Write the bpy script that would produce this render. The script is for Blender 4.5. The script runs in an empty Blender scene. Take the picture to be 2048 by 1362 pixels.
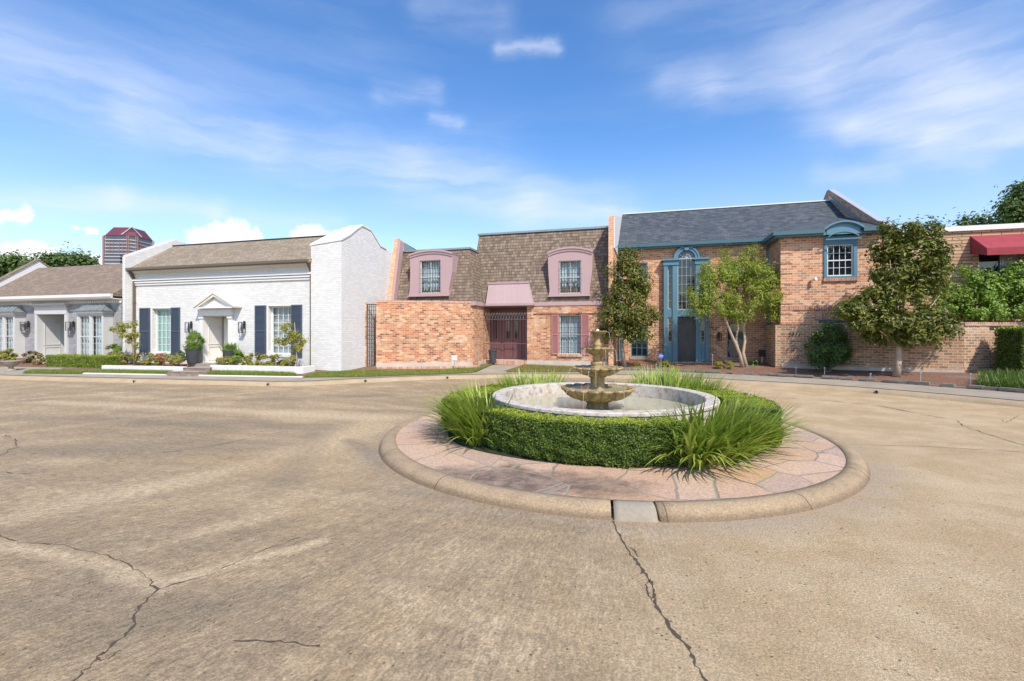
import bpy, bmesh, math, random
import numpy as np
from mathutils import Vector
random.seed(7); rng = np.random.default_rng(7)
sc = bpy.context.scene; COL = sc.collection
# ------------------------------------------------------------------ camera
# World axes: x runs along the row of houses, y away from the road, z up. The camera turns a little to the left.
F, HC, HY, TH = 940.0, 2.2, 660.0, math.atan(.29)
CT, ST = math.cos(TH), math.sin(TH)
cam = bpy.data.cameras.new('camera'); co = bpy.data.objects.new('camera', cam); COL.objects.link(co)
co.location = (0, 0, HC); co.rotation_euler = (math.radians(90), 0, TH)
cam.sensor_width = 36; cam.lens = F/2048*36; cam.shift_y = (HY-681)/2048
cam.clip_end = 4000; sc.camera = co
# ------------------------------------------------------------------ light
SUN = Vector((.80, -1, 1.42)).normalized()
EL = math.asin(SUN.z); AZ = math.atan2(SUN.x, SUN.y)
sl = bpy.data.lights.new('sun', 'SUN'); so = bpy.data.objects.new('sun', sl); COL.objects.link(so)
sl.energy = 4.3; sl.angle = math.radians(.53); sl.color = (1, .915, .79)
so.rotation_euler = SUN.to_track_quat('Z', 'Y').to_euler()
sc.view_settings.view_transform = 'Standard'; sc.view_settings.look = 'None'
sc.view_settings.exposure = .32; sc.view_settings.gamma = 1
SKY_STRENGTH = .145

# ------------------------------------------------------------------ node helper
class NT:
    def __init__(s, tree): s.t = tree; s.L = tree.links
    def n(s, typ, **kw):
        nd = s.t.nodes.new('ShaderNode'+typ)
        for k, v in kw.items(): setattr(nd, k, v)
        return nd
    def put(s, sock, v):
        if v is None: return
        if isinstance(v, bpy.types.NodeSocket): s.L.new(v, sock)
        else:
            if isinstance(v, (tuple, list)) and len(v) == 3 and sock.type == 'RGBA': v = (*v, 1)
            sock.default_value = v
    def m(s, op, a, b=None, c=None, clamp=False):
        nd = s.n('Math', operation=op, use_clamp=clamp)
        for i, v in enumerate((a, b, c)): s.put(nd.inputs[i], v)
        return nd.outputs[0]
    def v(s, op, a, b=None, scale=None):
        nd = s.n('VectorMath', operation=op); s.put(nd.inputs[0], a); s.put(nd.inputs[1], b)
        if scale is not None: s.put(nd.inputs['Scale'], scale)
        return nd.outputs['Value' if op in ('DOT_PRODUCT', 'LENGTH', 'DISTANCE') else 'Vector']
    def mix(s, f, a, b, mode='MIX'):
        nd = s.n('Mix', data_type='RGBA', blend_type=mode)
        s.put(nd.inputs[0], f); s.put(nd.inputs[6], a); s.put(nd.inputs[7], b); return nd.outputs[2]
    def noise(s, vec, scale, detail=4, rough=.55, dist=0):
        nd = s.n('TexNoise'); s.put(nd.inputs['Vector'], vec); nd.inputs['Scale'].default_value = scale
        nd.inputs['Detail'].default_value = detail; nd.inputs['Roughness'].default_value = rough
        nd.inputs['Distortion'].default_value = dist; return nd.outputs['Fac']
    def ramp(s, f, stops, interp='LINEAR'):
        nd = s.n('ValToRGB'); s.put(nd.inputs[0], f); cr = nd.color_ramp; cr.interpolation = interp
        while len(cr.elements) < len(stops): cr.elements.new(.5)
        for e, (p, c) in zip(cr.elements, stops):
            e.position = p; e.color = (*c, 1) if len(c) == 3 else c
        return nd.outputs[0]
    def sstep(s, x, a, b):
        nd = s.n('MapRange', interpolation_type='SMOOTHSTEP'); s.put(nd.inputs[0], x)
        nd.inputs[1].default_value = a; nd.inputs[2].default_value = b; return nd.outputs[0]
    def sep(s, vec):
        nd = s.n('SeparateXYZ'); s.put(nd.inputs[0], vec); return nd.outputs
    def comb(s, x, y, z=0.0):
        nd = s.n('CombineXYZ'); s.put(nd.inputs[0], x); s.put(nd.inputs[1], y); s.put(nd.inputs[2], z); return nd.outputs[0]

# ------------------------------------------------------------------ world: Nishita sky with cirrus and cumulus
w = bpy.data.worlds.new('World'); sc.world = w; w.use_nodes = True
w.node_tree.nodes.clear(); T = NT(w.node_tree)
sky = T.n('TexSky', sky_type='NISHITA', sun_disc=False, sun_elevation=EL, sun_rotation=AZ, altitude=20, air_density=1.0, dust_density=.8, ozone_density=1.6)
tc = T.n('TexCoord').outputs['Generated']
X_, Y_, Z_ = T.sep(tc)
az = T.m('ADD', T.m('ARCTAN2', X_, Y_), TH)
el = T.m('ARCSINE', T.m('MINIMUM', T.m('MAXIMUM', Z_, -1.), 1.))
p0 = T.comb(az, el)
nz = T.n('TexNoise'); T.put(nz.inputs['Vector'], p0); nz.inputs['Scale'].default_value = 3.2; nz.inputs['Detail'].default_value = 5
wob = T.v('SCALE', T.v('SUBTRACT', nz.outputs['Color'], (.5, .5, .5)), scale=.030)
nzf = T.n('TexNoise'); T.put(nzf.inputs['Vector'], T.v('MULTIPLY', p0, (1., 2.2, 1.))); nzf.inputs['Scale'].default_value = 11; nzf.inputs['Detail'].default_value = 6; nzf.inputs['Roughness'].default_value = .62
p1 = T.v('ADD', T.v('ADD', p0, wob), T.v('SCALE', T.v('SUBTRACT', nzf.outputs['Color'], (.5, .5, .5)), scale=.034))
def azel(px, py):
    u, v_ = (px-1024)/F, (HY-py)/F
    return (math.atan(u), math.atan2(v_, math.hypot(1, u)), 0)
def seg(a, b, wd, pin):
    A, B = Vector(azel(*a)), Vector(azel(*b)); ba = B-A
    pa = T.v('SUBTRACT', pin, tuple(A))
    h = T.m('MULTIPLY', T.v('DOT_PRODUCT', pa, tuple(ba)), 1/max(ba.length_squared, 1e-8), clamp=True)
    d = T.v('LENGTH', T.v('SUBTRACT', pa, T.v('SCALE', tuple(ba), scale=h)))
    return T.m('POWER', 2.718, T.m('MULTIPLY', T.m('POWER', T.m('MULTIPLY', d, F/wd), 2.), -1.))
CIRRUS = [((-60,80),(260,220),45,.42),((260,222),(540,300),26,.55),((540,300),(820,352),34,.42),((820,352),(1060,400),38,.50),((1060,400),(1250,425),30,.40),
 ((0,150),(420,190),60,.10),((300,70),(700,110),80,.07),((450,250),(950,320),75,.12),((-40,395),(230,402),16,.62),((230,405),(430,425),16,.45),((430,430),(680,445),14,.30),
 ((1000,97),(1110,93),10,.55),((755,190),(870,182),14,.55),((865,236),(920,246),10,.5),((840,20),(1000,40),26,.18),
 ((1330,165),(1420,178),22,.26),((1420,176),(1640,150),26,.34),((1640,140),(1830,70),38,.28),((1800,60),(1990,20),55,.18),((1600,90),(1900,130),50,.14),
 ((1660,230),(1900,180),34,.36),((1880,180),(2110,140),44,.42),((1700,255),(1860,272),16,.66),((1860,275),(2090,255),14,.85),((1800,290),(1960,312),22,.42),((1960,200),(2100,215),32,.3),
 ((1640,345),(1780,348),16,.28),((1030,425),(1220,410),26,.30),((1300,60),(1700,10),70,.16)]
tot = None
for a, b, wd, k in CIRRUS:
    g = T.m('MULTIPLY', seg(a, b, wd*1.15, p1), k)
    tot = g if tot is None else T.m('ADD', tot, g)
st = T.n('Mapping'); T.put(st.inputs['Vector'], T.v('ADD', p1, wob)); st.inputs['Rotation'].default_value = (0, 0, .12); st.inputs['Scale'].default_value = (.55, 4.0, 1)
fib = T.noise(st.outputs[0], 4.0, 8, .6, .15)
tot = T.m('MULTIPLY', tot, T.m('ADD', .22, T.m('MULTIPLY', T.sstep(fib, .26, .74), 1.45)))
lowhaze = T.m('MULTIPLY', T.sstep(el, .40, .02), .5)
veil = T.m('MULTIPLY', T.sstep(fib, .45, .85), T.m('MULTIPLY', T.sstep(el, 0., .25), .05))
tot = T.m('MULTIPLY', T.m('SUBTRACT', 1., T.m('POWER', 2.718, T.m('MULTIPLY', T.m('ADD', T.m('ADD', tot, veil), lowhaze), -.85))), .95)
wob2 = T.v('SCALE', T.v('SUBTRACT', nz.outputs['Color'], (.5, .5, .5)), scale=.02)
nz3 = T.n('TexNoise'); T.put(nz3.inputs['Vector'], p0); nz3.inputs['Scale'].default_value = 42; nz3.inputs['Detail'].default_value = 5
p2 = T.v('ADD', T.v('ADD', p0, wob2), T.v('SCALE', T.v('SUBTRACT', nz3.outputs['Color'], (.5, .5, .5)), scale=.035))
cum = None
for a, b, wd in [((400,474),(510,474),15),((440,462),(480,460),17),((590,473),(670,473),12),((610,462),(634,462),14),((0,508),(110,512),15),((30,500),(70,496),14),((16,428),(40,426),11),((165,457),(198,456),5),((120,520),(250,525),12),((690,478),(720,476),8)]:
    g = T.sstep(seg(a, b, wd, p2), .14, .74); cum = g if cum is None else T.m('MAXIMUM', cum, g)
hs = T.n('HueSaturation'); T.put(hs.inputs['Color'], sky.outputs[0]); hs.inputs['Saturation'].default_value = 1.30; hs.inputs['Hue'].default_value = .508
c_sky = T.v('MULTIPLY', hs.outputs[0], (1.34, 1.35, 1.30))
c1 = T.mix(tot, c_sky, (5.2, 5.5, 6.4))
c2 = T.mix(T.m('MULTIPLY', cum, .85), c1, (7.2, 7.1, 7.2))
bg = T.n('Background'); T.put(bg.inputs[0], c2); bg.inputs[1].default_value = SKY_STRENGTH
wo = T.n('OutputWorld'); T.L.new(bg.outputs[0], wo.inputs[0])

# ------------------------------------------------------------------ measuring helpers: a photo pixel plus a known plane gives a point in the place
def ray(px):
    u = (px-1024)/F; return u*CT-ST, u*ST+CT
def X(px, q): a, b = ray(px); return a/b*q
def Zp(px, py, q): return HC+(HY-py)*(q/ray(px)[1])/F
def QS(px, s): a, b = ray(px); return b/a*s
def at(px, py, d): a, b = ray(px); return Vector((a*d, b*d, HC+(HY-py)*d/F))
def G(px, py, z=0.0):
    d = F*(HC-z)/(py-HY); a, b = ray(px); return (a*d, b*d)
def rect(x0, x1, yt, yb, q):
    xm = (x0+x1)/2; return X(x0, q), X(x1, q), Zp(xm, yb, q), Zp(xm, yt, q)

# ------------------------------------------------------------------ mesh helpers
ORG = {}
def tag(o, label=None, cat=None, group=None, kind=None):
    for k, v in (('label', label), ('category', cat), ('group', group), ('kind', kind)):
        if v: o[k] = v
    return o
def thing(name, label, cat, loc=(0, 0, 0), group=None):
    o = bpy.data.objects.new(name, None); COL.objects.link(o); o.location = loc; o.empty_display_size = .2
    ORG[o.name] = Vector(loc); return tag(o, label, cat, group)
def link(name, me, m, parent=None, org=None, smooth=False):
    o = bpy.data.objects.new(name, me); COL.objects.link(o)
    if m: me.materials.append(m)
    og = ORG[parent.name] if parent else Vector(org or (0, 0, 0))
    if og.length: me.transform(__import__('mathutils').Matrix.Translation(-og))
    if parent: o.parent = parent
    else: o.location = og
    ORG[o.name] = og
    if smooth: me.shade_smooth()
    return o
class MB:
    def __init__(s): s.V = []; s.Fc = []
    def add(s, vs, fs):
        k = len(s.V); s.V += [tuple(v) for v in vs]; s.Fc += [tuple(i+k for i in f) for f in fs]; return s
    def quad(s, a, b, c, d): return s.add((a, b, c, d), ((0, 1, 2, 3),))
    def box(s, x0, x1, y0, y1, z0, z1):
        return s.hexa([(x0,y0,z0),(x1,y0,z0),(x1,y1,z0),(x0,y1,z0)], [(x0,y0,z1),(x1,y0,z1),(x1,y1,z1),(x0,y1,z1)])
    def hexa(s, b, t):
        n = len(b); fs = [tuple(reversed(range(n))), tuple(range(n, 2*n))]
        for i in range(n): j = (i+1) % n; fs.append((i, j, n+j, n+i))
        return s.add(list(b)+list(t), fs)
    def prism(s, pts, y0, y1): return s.hexa([(x, y0, z) for x, z in pts], [(x, y1, z) for x, z in pts])
    def prism_x(s, pts, x0, x1): return s.hexa([(x0, y, z) for y, z in pts], [(x1, y, z) for y, z in pts])
    def prism_z(s, pts, z0, z1): return s.hexa([(x, y, z0) for x, y in pts], [(x, y, z1) for x, y in pts])
    def tube(s, pts, r, n=6, cap=True):
        pts = [Vector(p) for p in pts]; rs = r if isinstance(r, (list, tuple)) else [r]*len(pts); k = len(s.V); ref = None
        for i, p in enumerate(pts):
            d = (pts[min(i+1, len(pts)-1)]-pts[max(i-1, 0)]).normalized()
            if ref is None: ref = d.orthogonal().normalized()
            a = (ref-d*ref.dot(d)).normalized(); ref = a; b = d.cross(a)
            for j in range(n):
                t = 2*math.pi*j/n; s.V.append(tuple(p+(a*math.cos(t)+b*math.sin(t))*rs[i]))
        for i in range(len(pts)-1):
            for j in range(n): j2 = (j+1) % n; s.Fc.append((k+i*n+j, k+i*n+j2, k+(i+1)*n+j2, k+(i+1)*n+j))
        if cap: s.Fc.append(tuple(k+j for j in reversed(range(n)))); s.Fc.append(tuple(k+(len(pts)-1)*n+j for j in range(n)))
        return s
    def lathe(s, prof, cx, cy, n=64, mod=None, a0=0, a1=2*math.pi):
        full = abs(a1-a0-2*math.pi) < 1e-6; m = n if full else n+1; k = len(s.V)
        for i, (r, z) in enumerate(prof):
            for j in range(m):
                t = a0+(a1-a0)*j/n; rr, zz = (r, z) if mod is None else mod(i, r, z, t)
                s.V.append((cx+rr*math.cos(t), cy+rr*math.sin(t), zz))
        for i in range(len(prof)-1):
            for j in range(n): j2 = (j+1) % m; s.Fc.append((k+i*m+j, k+i*m+j2, k+(i+1)*m+j2, k+(i+1)*m+j))
        if not full:
            s.Fc.append(tuple(k+i*m for i in range(len(prof)))); s.Fc.append(tuple(k+i*m+m-1 for i in reversed(range(len(prof)))))
        return s
    def arc(s, cx, cz, r0, r1, y0, y1, a0=0., a1=math.pi, n=20):
        for i in range(n):
            t0, t1 = a0+(a1-a0)*i/n, a0+(a1-a0)*(i+1)/n
            s.prism([(cx+r*math.cos(t), cz+r*math.sin(t)) for r, t in ((r0, t0), (r1, t0), (r1, t1), (r0, t1))], y0, y1)
        return s
    def wall(s, x0, x1, z0, z1, y, ops=(), rev=.15):
        ops = [o for o in ops]
        xs = sorted({x0, x1, *[v for o in ops for v in o[:2]]}); zs = sorted({z0, z1, *[v for o in ops for v in o[2:4]]})
        xs = [v for v in xs if x0 <= v <= x1]; zs = [v for v in zs if z0 <= v <= z1]
        for a, b in zip(xs, xs[1:]):
            for c, d in zip(zs, zs[1:]):
                mx, mz = (a+b)/2, (c+d)/2
                if any(o[0] < mx < o[1] and o[2] < mz < o[3] for o in ops): continue
                s.quad((a, y, c), (b, y, c), (b, y, d), (a, y, d))
        for a, b, c, d in [o[:4] for o in ops if len(o) < 5]:
            e = y+rev
            s.quad((a, y, c), (a, y, d), (a, e, d), (a, e, c)); s.quad((b, y, d), (b, y, c), (b, e, c), (b, e, d))
            s.quad((a, y, d), (b, y, d), (b, e, d), (a, e, d)); s.quad((b, y, c), (a, y, c), (a, e, c), (b, e, c))
        return s
    def build(s, name, m, parent=None, org=None, smooth=False, fix=True, bevel=0):
        me = bpy.data.meshes.new(name); me.from_pydata(s.V, [], s.Fc)
        if fix:
            bm = bmesh.new(); bm.from_mesh(me); bmesh.ops.recalc_face_normals(bm, faces=bm.faces); bm.to_mesh(me); bm.free()
        o = link(name, me, m, parent, org, smooth)
        if bevel:
            b = o.modifiers.new('bevel', 'BEVEL'); b.width = bevel; b.segments = 2; b.limit_method = 'ANGLE'; b.angle_limit = .6
        return o
def bx(*a): return MB().box(*a)

# ------------------------------------------------------------------ materials
def newmat(name):
    m = bpy.data.materials.new(name); m.use_nodes = True; m.node_tree.nodes.clear(); t = NT(m.node_tree)
    p = t.n('BsdfPrincipled'); o = t.n('OutputMaterial'); t.L.new(p.outputs[0], o.inputs[0]); return m, t, p, o
def bump(t, p, h, strength=.5, dist=.01):
    b = t.n('Bump'); b.inputs['Strength'].default_value = strength; b.inputs['Distance'].default_value = dist
    t.put(b.inputs['Height'], h); t.L.new(b.outputs[0], p.inputs['Normal'])
def surf(t):
    g = t.n('NewGeometry'); N, P = g.outputs['True Normal'], g.outputs['Position']
    tx = t.v('NORMALIZE', t.v('CROSS_PRODUCT', (0, 0, 1), N)); by = t.v('CROSS_PRODUCT', N, tx)
    return t.v('DOT_PRODUCT', P, tx), t.v('DOT_PRODUCT', P, by), P
def plain(name, c, rough=.6, var=.12, scale=3., metal=0., spec=.5, fine=.06):
    m, t, p, o = newmat(name); P = t.n('NewGeometry').outputs['Position']
    f = t.noise(P, scale, 5); f2 = t.noise(P, scale*14, 3)
    k = t.m('ADD', t.m('MULTIPLY', t.m('SUBTRACT', f, .5), var*2), t.m('ADD', 1., t.m('MULTIPLY', t.m('SUBTRACT', f2, .5), fine*2)))
    t.put(p.inputs['Base Color'], t.v('SCALE', t.mix(0., c, c), scale=k))
    p.inputs['Roughness'].default_value = rough; p.inputs['Metallic'].default_value = metal; p.inputs['Specular IOR Level'].default_value = spec
    bump(t, p, f2, .12, .01); return m
def brick(name, pal, mortar, bw=.24, bh=.085, ms=.014, stain=.25, bmp=.6, patch=None, rough=.85):
    m, t, p, o = newmat(name); u, v, P = surf(t)
    r = t.m('DIVIDE', v, bh); row = t.m('FLOOR', r); fy = t.m('FRACT', r)
    cx = t.m('ADD', t.m('DIVIDE', u, bw), t.m('FRACT', t.m('MULTIPLY', row, .5))); col = t.m('FLOOR', cx); fx = t.m('FRACT', cx)
    wn = t.n('TexWhiteNoise', noise_dimensions='2D'); t.put(wn.inputs['Vector'], t.comb(col, row))
    n = len(pal); c = t.ramp(wn.outputs[0], [(i/n, q) for i, q in enumerate(pal)], 'CONSTANT')
    if patch:
        f = t.sstep(t.noise(P, patch[1], 5, .65), patch[2], patch[3]); c = t.mix(t.m('MULTIPLY', f, t.m('ADD', .35, t.m('MULTIPLY', wn.outputs[0], .6))), c, patch[0])
    g = t.noise(P, 40, 3); c = t.mix(.35, c, t.mix(g, (.2,.2,.2), (.8,.8,.8)), 'OVERLAY')
    mo = t.m('MAXIMUM', t.m('LESS_THAN', fx, ms/bw), t.m('LESS_THAN', fy, ms/bh))
    c = t.mix(mo, c, mortar)
    lg = t.noise(P, .6, 5, .6); c = t.v('SCALE', c, scale=t.m('ADD', 1-stain/2, t.m('MULTIPLY', lg, stain)))
    t.put(p.inputs['Base Color'], c); p.inputs['Roughness'].default_value = rough
    bump(t, p, t.m('ADD', t.m('MULTIPLY', mo, -1.), t.m('ADD', t.m('MULTIPLY', g, .35), t.m('MULTIPLY', wn.outputs[0], .35))), bmp, .012); return m
def shingle(name, pal, bw=.2, bh=.13, stain=.3, bmp=.9):
    m, t, p, o = newmat(name); u, v, P = surf(t)
    jit = t.m('MULTIPLY', t.m('SUBTRACT', t.noise(P, 5, 2), .5), .05)
    r = t.m('DIVIDE', t.m('ADD', v, jit), bh); row = t.m('FLOOR', r); fy = t.m('FRACT', r)
    wr = t.n('TexWhiteNoise', noise_dimensions='1D'); t.put(wr.inputs['W'], row)
    cx = t.m('ADD', t.m('DIVIDE', u, bw), t.m('MULTIPLY', wr.outputs[0], 7.)); col = t.m('FLOOR', cx); fx = t.m('FRACT', cx)
    wn = t.n('TexWhiteNoise', noise_dimensions='2D'); t.put(wn.inputs['Vector'], t.comb(col, row))
    n = len(pal); c = t.ramp(wn.outputs[0], [(i/n, q) for i, q in enumerate(pal)], 'CONSTANT')
    gap = t.m('LESS_THAN', fx, .07)
    c = t.mix(t.m('MULTIPLY', gap, .6), c, (.03,.025,.02)); c = t.mix(t.m('MULTIPLY', t.m('LESS_THAN', fy, .17), .62), c, (.03,.025,.02))  # slots between shingles; dark band per course paints in the row shadow
    lg = t.noise(P, .7, 5, .6); c = t.v('SCALE', c, scale=t.m('ADD', 1-stain/2, t.m('MULTIPLY', lg, stain)))
    t.put(p.inputs['Base Color'], c); p.inputs['Roughness'].default_value = .9
    bump(t, p, t.m('ADD', t.m('MULTIPLY', fy, -1.), t.m('ADD', t.m('MULTIPLY', wn.outputs[0], .5), t.m('MULTIPLY', gap, -.6))), bmp, .02); return m
def glassy(name, c, rough=.04, see=0.):
    m, t, p, o = newmat(name); P = t.n('NewGeometry').outputs['Position']
    t.put(p.inputs['Base Color'], t.mix(t.noise(P, 1.3, 3), c, tuple(min(1, k*1.5) for k in c))); p.inputs['Roughness'].default_value = rough
    p.inputs['Specular IOR Level'].default_value = .9
    bump(t, p, t.noise(P, 1.1, 2), .06, .05)
    if see:
        tr = t.n('BsdfTransparent'); t.put(tr.inputs[0], (.92, .97, .985) if see > .6 and see < .9 else (.80, .93, .93) if see < .9 else (.98, .98, .98)); mx = t.n('MixShader'); mx.inputs[0].default_value = see
        t.L.new(p.outputs[0], mx.inputs[1]); t.L.new(tr.outputs[0], mx.inputs[2]); t.L.new(mx.outputs[0], o.inputs[0])
    return m
def leafmat(name, cols, trans=.3, rough=.45, under=None, spec=.5):
    m, t, p, o = newmat(name); a = t.n('Attribute', attribute_name='rnd')
    n = len(cols); c = t.ramp(a.outputs['Fac'], [(i/max(1, n-1), q) for i, q in enumerate(cols)])
    if under: c = t.mix(t.m('MULTIPLY', t.n('NewGeometry').outputs['Backfacing'], .35), c, under)
    t.put(p.inputs['Base Color'], c); p.inputs['Roughness'].default_value = rough; p.inputs['Specular IOR Level'].default_value = spec
    tr = t.n('BsdfTranslucent'); t.put(tr.inputs[0], t.mix(.5, c, (.25,.35,.03))); mx = t.n('MixShader'); mx.inputs[0].default_value = trans
    t.L.new(p.outputs[0], mx.inputs[1]); t.L.new(tr.outputs[0], mx.inputs[2]); t.L.new(mx.outputs[0], o.inputs[0]); return m
M = {}
M['white_brick'] = brick('white_painted_brick', [(.665,.665,.65),(.62,.62,.61),(.69,.69,.675),(.64,.64,.63)], (.50,.50,.50), .23, .085, .012, .10, .45)
M['grey_brick'] = brick('grey_painted_brick', [(.33,.33,.345),(.29,.29,.31),(.36,.36,.375),(.31,.31,.33)], (.19,.19,.205), .24, .1, .016, .12, .7)
M['pink_brick'] = brick('salmon_brick', [(.46,.18,.085),(.50,.225,.115),(.38,.14,.07),(.54,.28,.155),(.48,.205,.105),(.57,.37,.23),(.43,.17,.09),(.20,.09,.06),(.50,.245,.135)], (.54,.41,.28), .24, .092, .018, .25, .7, ((.66,.50,.35), 1.7, .5, .70))
M['blue_brick'] = brick('red_brown_brick', [(.54,.245,.13),(.45,.195,.105),(.58,.295,.165),(.49,.225,.12),(.34,.155,.09),(.60,.345,.21),(.40,.205,.135)], (.63,.53,.40), .27, .108, .02, .2, .6)
M['wall_brick'] = brick('weathered_brown_brick', [(.41,.215,.115),(.33,.17,.095),(.45,.26,.145),(.37,.22,.13),(.26,.145,.095),(.46,.295,.185),(.26,.165,.115)], (.54,.45,.335), .28, .108, .022, .35, .6, ((.42,.37,.33), 1.2, .55, .8))
M['lit_wall'] = M['wall_brick']
M['soldier'] = brick('soldier_course_brick', [(.38,.18,.12),(.30,.14,.10),(.44,.23,.16)], (.50,.42,.34), .095, .6, .016, .3, .5)
M['sol_pink'] = brick('soldier_course_salmon', [(.50,.26,.17),(.42,.2,.14),(.56,.33,.23)], (.58,.46,.36), .095, .6, .016, .3, .5)
M['chim'] = brick('orange_brick', [(.62,.30,.15),(.55,.25,.13),(.68,.40,.22),(.60,.33,.18)], (.66,.54,.40), .22, .09, .02, .2, .6)
M['tan_brick'] = brick('tan_roman_brick', [(.50,.32,.20),(.45,.285,.175),(.53,.35,.22),(.47,.305,.19)], (.17,.10,.06), .7, .15, .034, .12, .9)
M['roof_tan'] = shingle('tan_asphalt_shingle', [(.285,.225,.155),(.24,.19,.13),(.32,.26,.185),(.265,.21,.15)], .28, .13, .25, .7)
M['roof_grey'] = shingle('brown_asphalt_shingle', [(.235,.175,.125),(.20,.15,.11),(.27,.205,.15),(.225,.17,.125)], .28, .13, .28, .7)
M['roof_shake'] = shingle('brown_wood_shake', [(.195,.145,.105),(.165,.122,.09),(.22,.168,.125),(.18,.137,.10),(.245,.195,.15),(.14,.103,.075)], .15, .17, .35, 1.1)
M['roof_slate'] = shingle('blue_grey_shingle', [(.050,.064,.082),(.040,.051,.067),(.066,.082,.10),(.056,.071,.088),(.085,.098,.108)], .3, .15, .3, .6)
M['white'] = plain('white_paint', (.68,.68,.665), .5, .05, 2)
M['offwhite'] = plain('off_white_paint', (.72,.70,.66), .5, .05, 2)
M['cream'] = plain('cream_paint', (.66,.63,.56), .5, .06, 2)
M['baytrim'] = plain('soft_grey_paint', (.55,.55,.54), .5, .06, 2)
M['muntin'] = plain('pale_blue_muntin', (.40,.44,.46), .5, .05, 2)
M['rake'] = plain('grey_metal_coping', (.36,.38,.41), .5, .08, 2)
M['greytrim'] = plain('pale_grey_paint', (.66,.66,.66), .5, .05, 2)
M['taupe'] = plain('taupe_metal', (.125,.10,.075), .4, .1, 3)
M['navy'] = plain('slate_blue_paint', (.062,.085,.125), .5, .1, 3)
M['pink'] = plain('dusty_pink_paint', (.41,.285,.295), .55, .08, 2)
M['pinkm'] = plain('pink_standing_seam_metal', (.40,.29,.298), .5, .08, 1.2)
M['mauve'] = plain('dark_mauve_door_paint', (.155,.072,.078), .5, .2, 2)
M['rose'] = plain('rose_shutter_paint', (.38,.165,.16), .55, .12, 2)
M['teal'] = plain('blue_grey_trim_paint', (.085,.195,.27), .5, .1, 2)
M['tealdark'] = plain('dark_teal_metal', (.055,.12,.15), .4, .1, 2)
M['black'] = plain('black_iron', (.02,.02,.022), .45, .2, 4)
M['charcoal'] = plain('charcoal_planter', (.045,.05,.058), .5, .2, 3)
M['blackdoor'] = plain('black_door_paint', (.015,.021,.034), .35, .2, 3)
M['zinc'] = plain('weathered_zinc', (.30,.34,.35), .4, .2, 3, .5)
M['red'] = plain('red_awning_canvas', (.27,.035,.05), .85, .35, 2.5)
M['conc'] = plain('pale_concrete', (.36,.275,.175), .9, .3, 1.3, fine=.2)
M['concgrey'] = plain('grey_concrete', (.30,.26,.205), .9, .3, 1.5, fine=.2)
M['foot'] = plain('concrete_footing', (.50,.44,.38), .9, .3, 1.6, fine=.15)
M['curtain'] = plain('sheer_curtain', (.55,.62,.66), .8, .3, 7)
M['blind'] = plain('white_blind', (.62,.66,.66), .6, .2, 8)
M['lampglass'] = glassy('lamp_glass', (.10,.11,.11), .03, .93)
M['glass'] = glassy('clear_glass', (.03,.05,.055), .03, .86)
M['tealglass'] = glassy('leaded_glass', (.25,.45,.42), .12, .45)
M['darkglass'] = glassy('dark_glass', (.008,.012,.018), .03)
M['bark'] = plain('pale_bark', (.42,.33,.25), .8, .35, 5, fine=.3)
M['darkbark'] = plain('grey_bark', (.22,.18,.15), .85, .35, 6, fine=.3)
M['silver'] = plain('galvanised_metal', (.55,.56,.57), .4, .1, 4, .6)
M['signblue'] = plain('blue_sign_face', (.06,.16,.55), .4, .1, 4)
M['mulch'] = None

# ------------------------------------------------------------------ ground: kerb line, lots, road
KP = [(-75,10.4),(-50,12.1),(-36,13.1),(-27.7,13.75),(-20.5,14.35),(-16.5,14.75),(-14.3,15.0),(-12.9,15.55),(-11.5,17.0),(-9.8,18.5),(-7.7,19.9),(-4.8,21.15),(-1.45,21.75),(1.2,21.4),(3.5,20.75),(6.2,19.75),(7.9,18.75),(10.2,16.75),(11.9,14.3),(13,11.2),(13.4,7),(13.2,2),(12.6,-4),(12,-14)]
def catmull(P, n=10):
    P = [Vector(p) for p in P]; out = []
    for i in range(len(P)-1):
        a, b, c, d = P[max(i-1, 0)], P[i], P[i+1], P[min(i+2, len(P)-1)]
        for k in range(n):
            t = k/n; out.append(.5*((2*b)+(c-a)*t+(2*a-5*b+4*c-d)*t*t+(3*b-a-3*c+d)*t**3))
    out.append(P[-1]); return out
KL = np.array([tuple(v)[:2] for v in catmull([(*p, 0) for p in KP])])
def kerbdist(pts):
    pts = np.asarray(pts, float).reshape(-1, 2); best = np.full(len(pts), 1e9); sg = np.ones(len(pts))
    for a, b in zip(KL[:-1], KL[1:]):
        ba = b-a; pa = pts-a; h = np.clip((pa@ba)/(ba@ba), 0, 1); dv = pa-h[:, None]*ba; d = np.hypot(dv[:, 0], dv[:, 1])
        s_ = np.sign(ba[0]*pa[:, 1]-ba[1]*pa[:, 0]); u = d < best-1e-9; best[u] = d[u]; sg[u] = s_[u]
    return best*sg
def gz(pts):
    d = kerbdist(pts); return np.where(d < .32, 0.02, np.minimum(.15+.075*np.maximum(0, d-.32), .55))
def gz1(x, y): return float(gz([(x, y)])[0])
def GG(px, py):
    z = .3
    for _ in range(12): p = G(px, py, z); z = .5*z+.5*gz1(*p)
    return (p[0], p[1], z)
def offset(d, i0=0, i1=None):
    i1 = len(KL) if i1 is None else i1; out = []
    for i in range(i0, i1):
        t = KL[min(i+2, len(KL)-1)]-KL[max(i-2, 0)]; t = t/np.hypot(*t); out.append(KL[i]+d*np.array((-t[1], t[0])))
    return out

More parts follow.
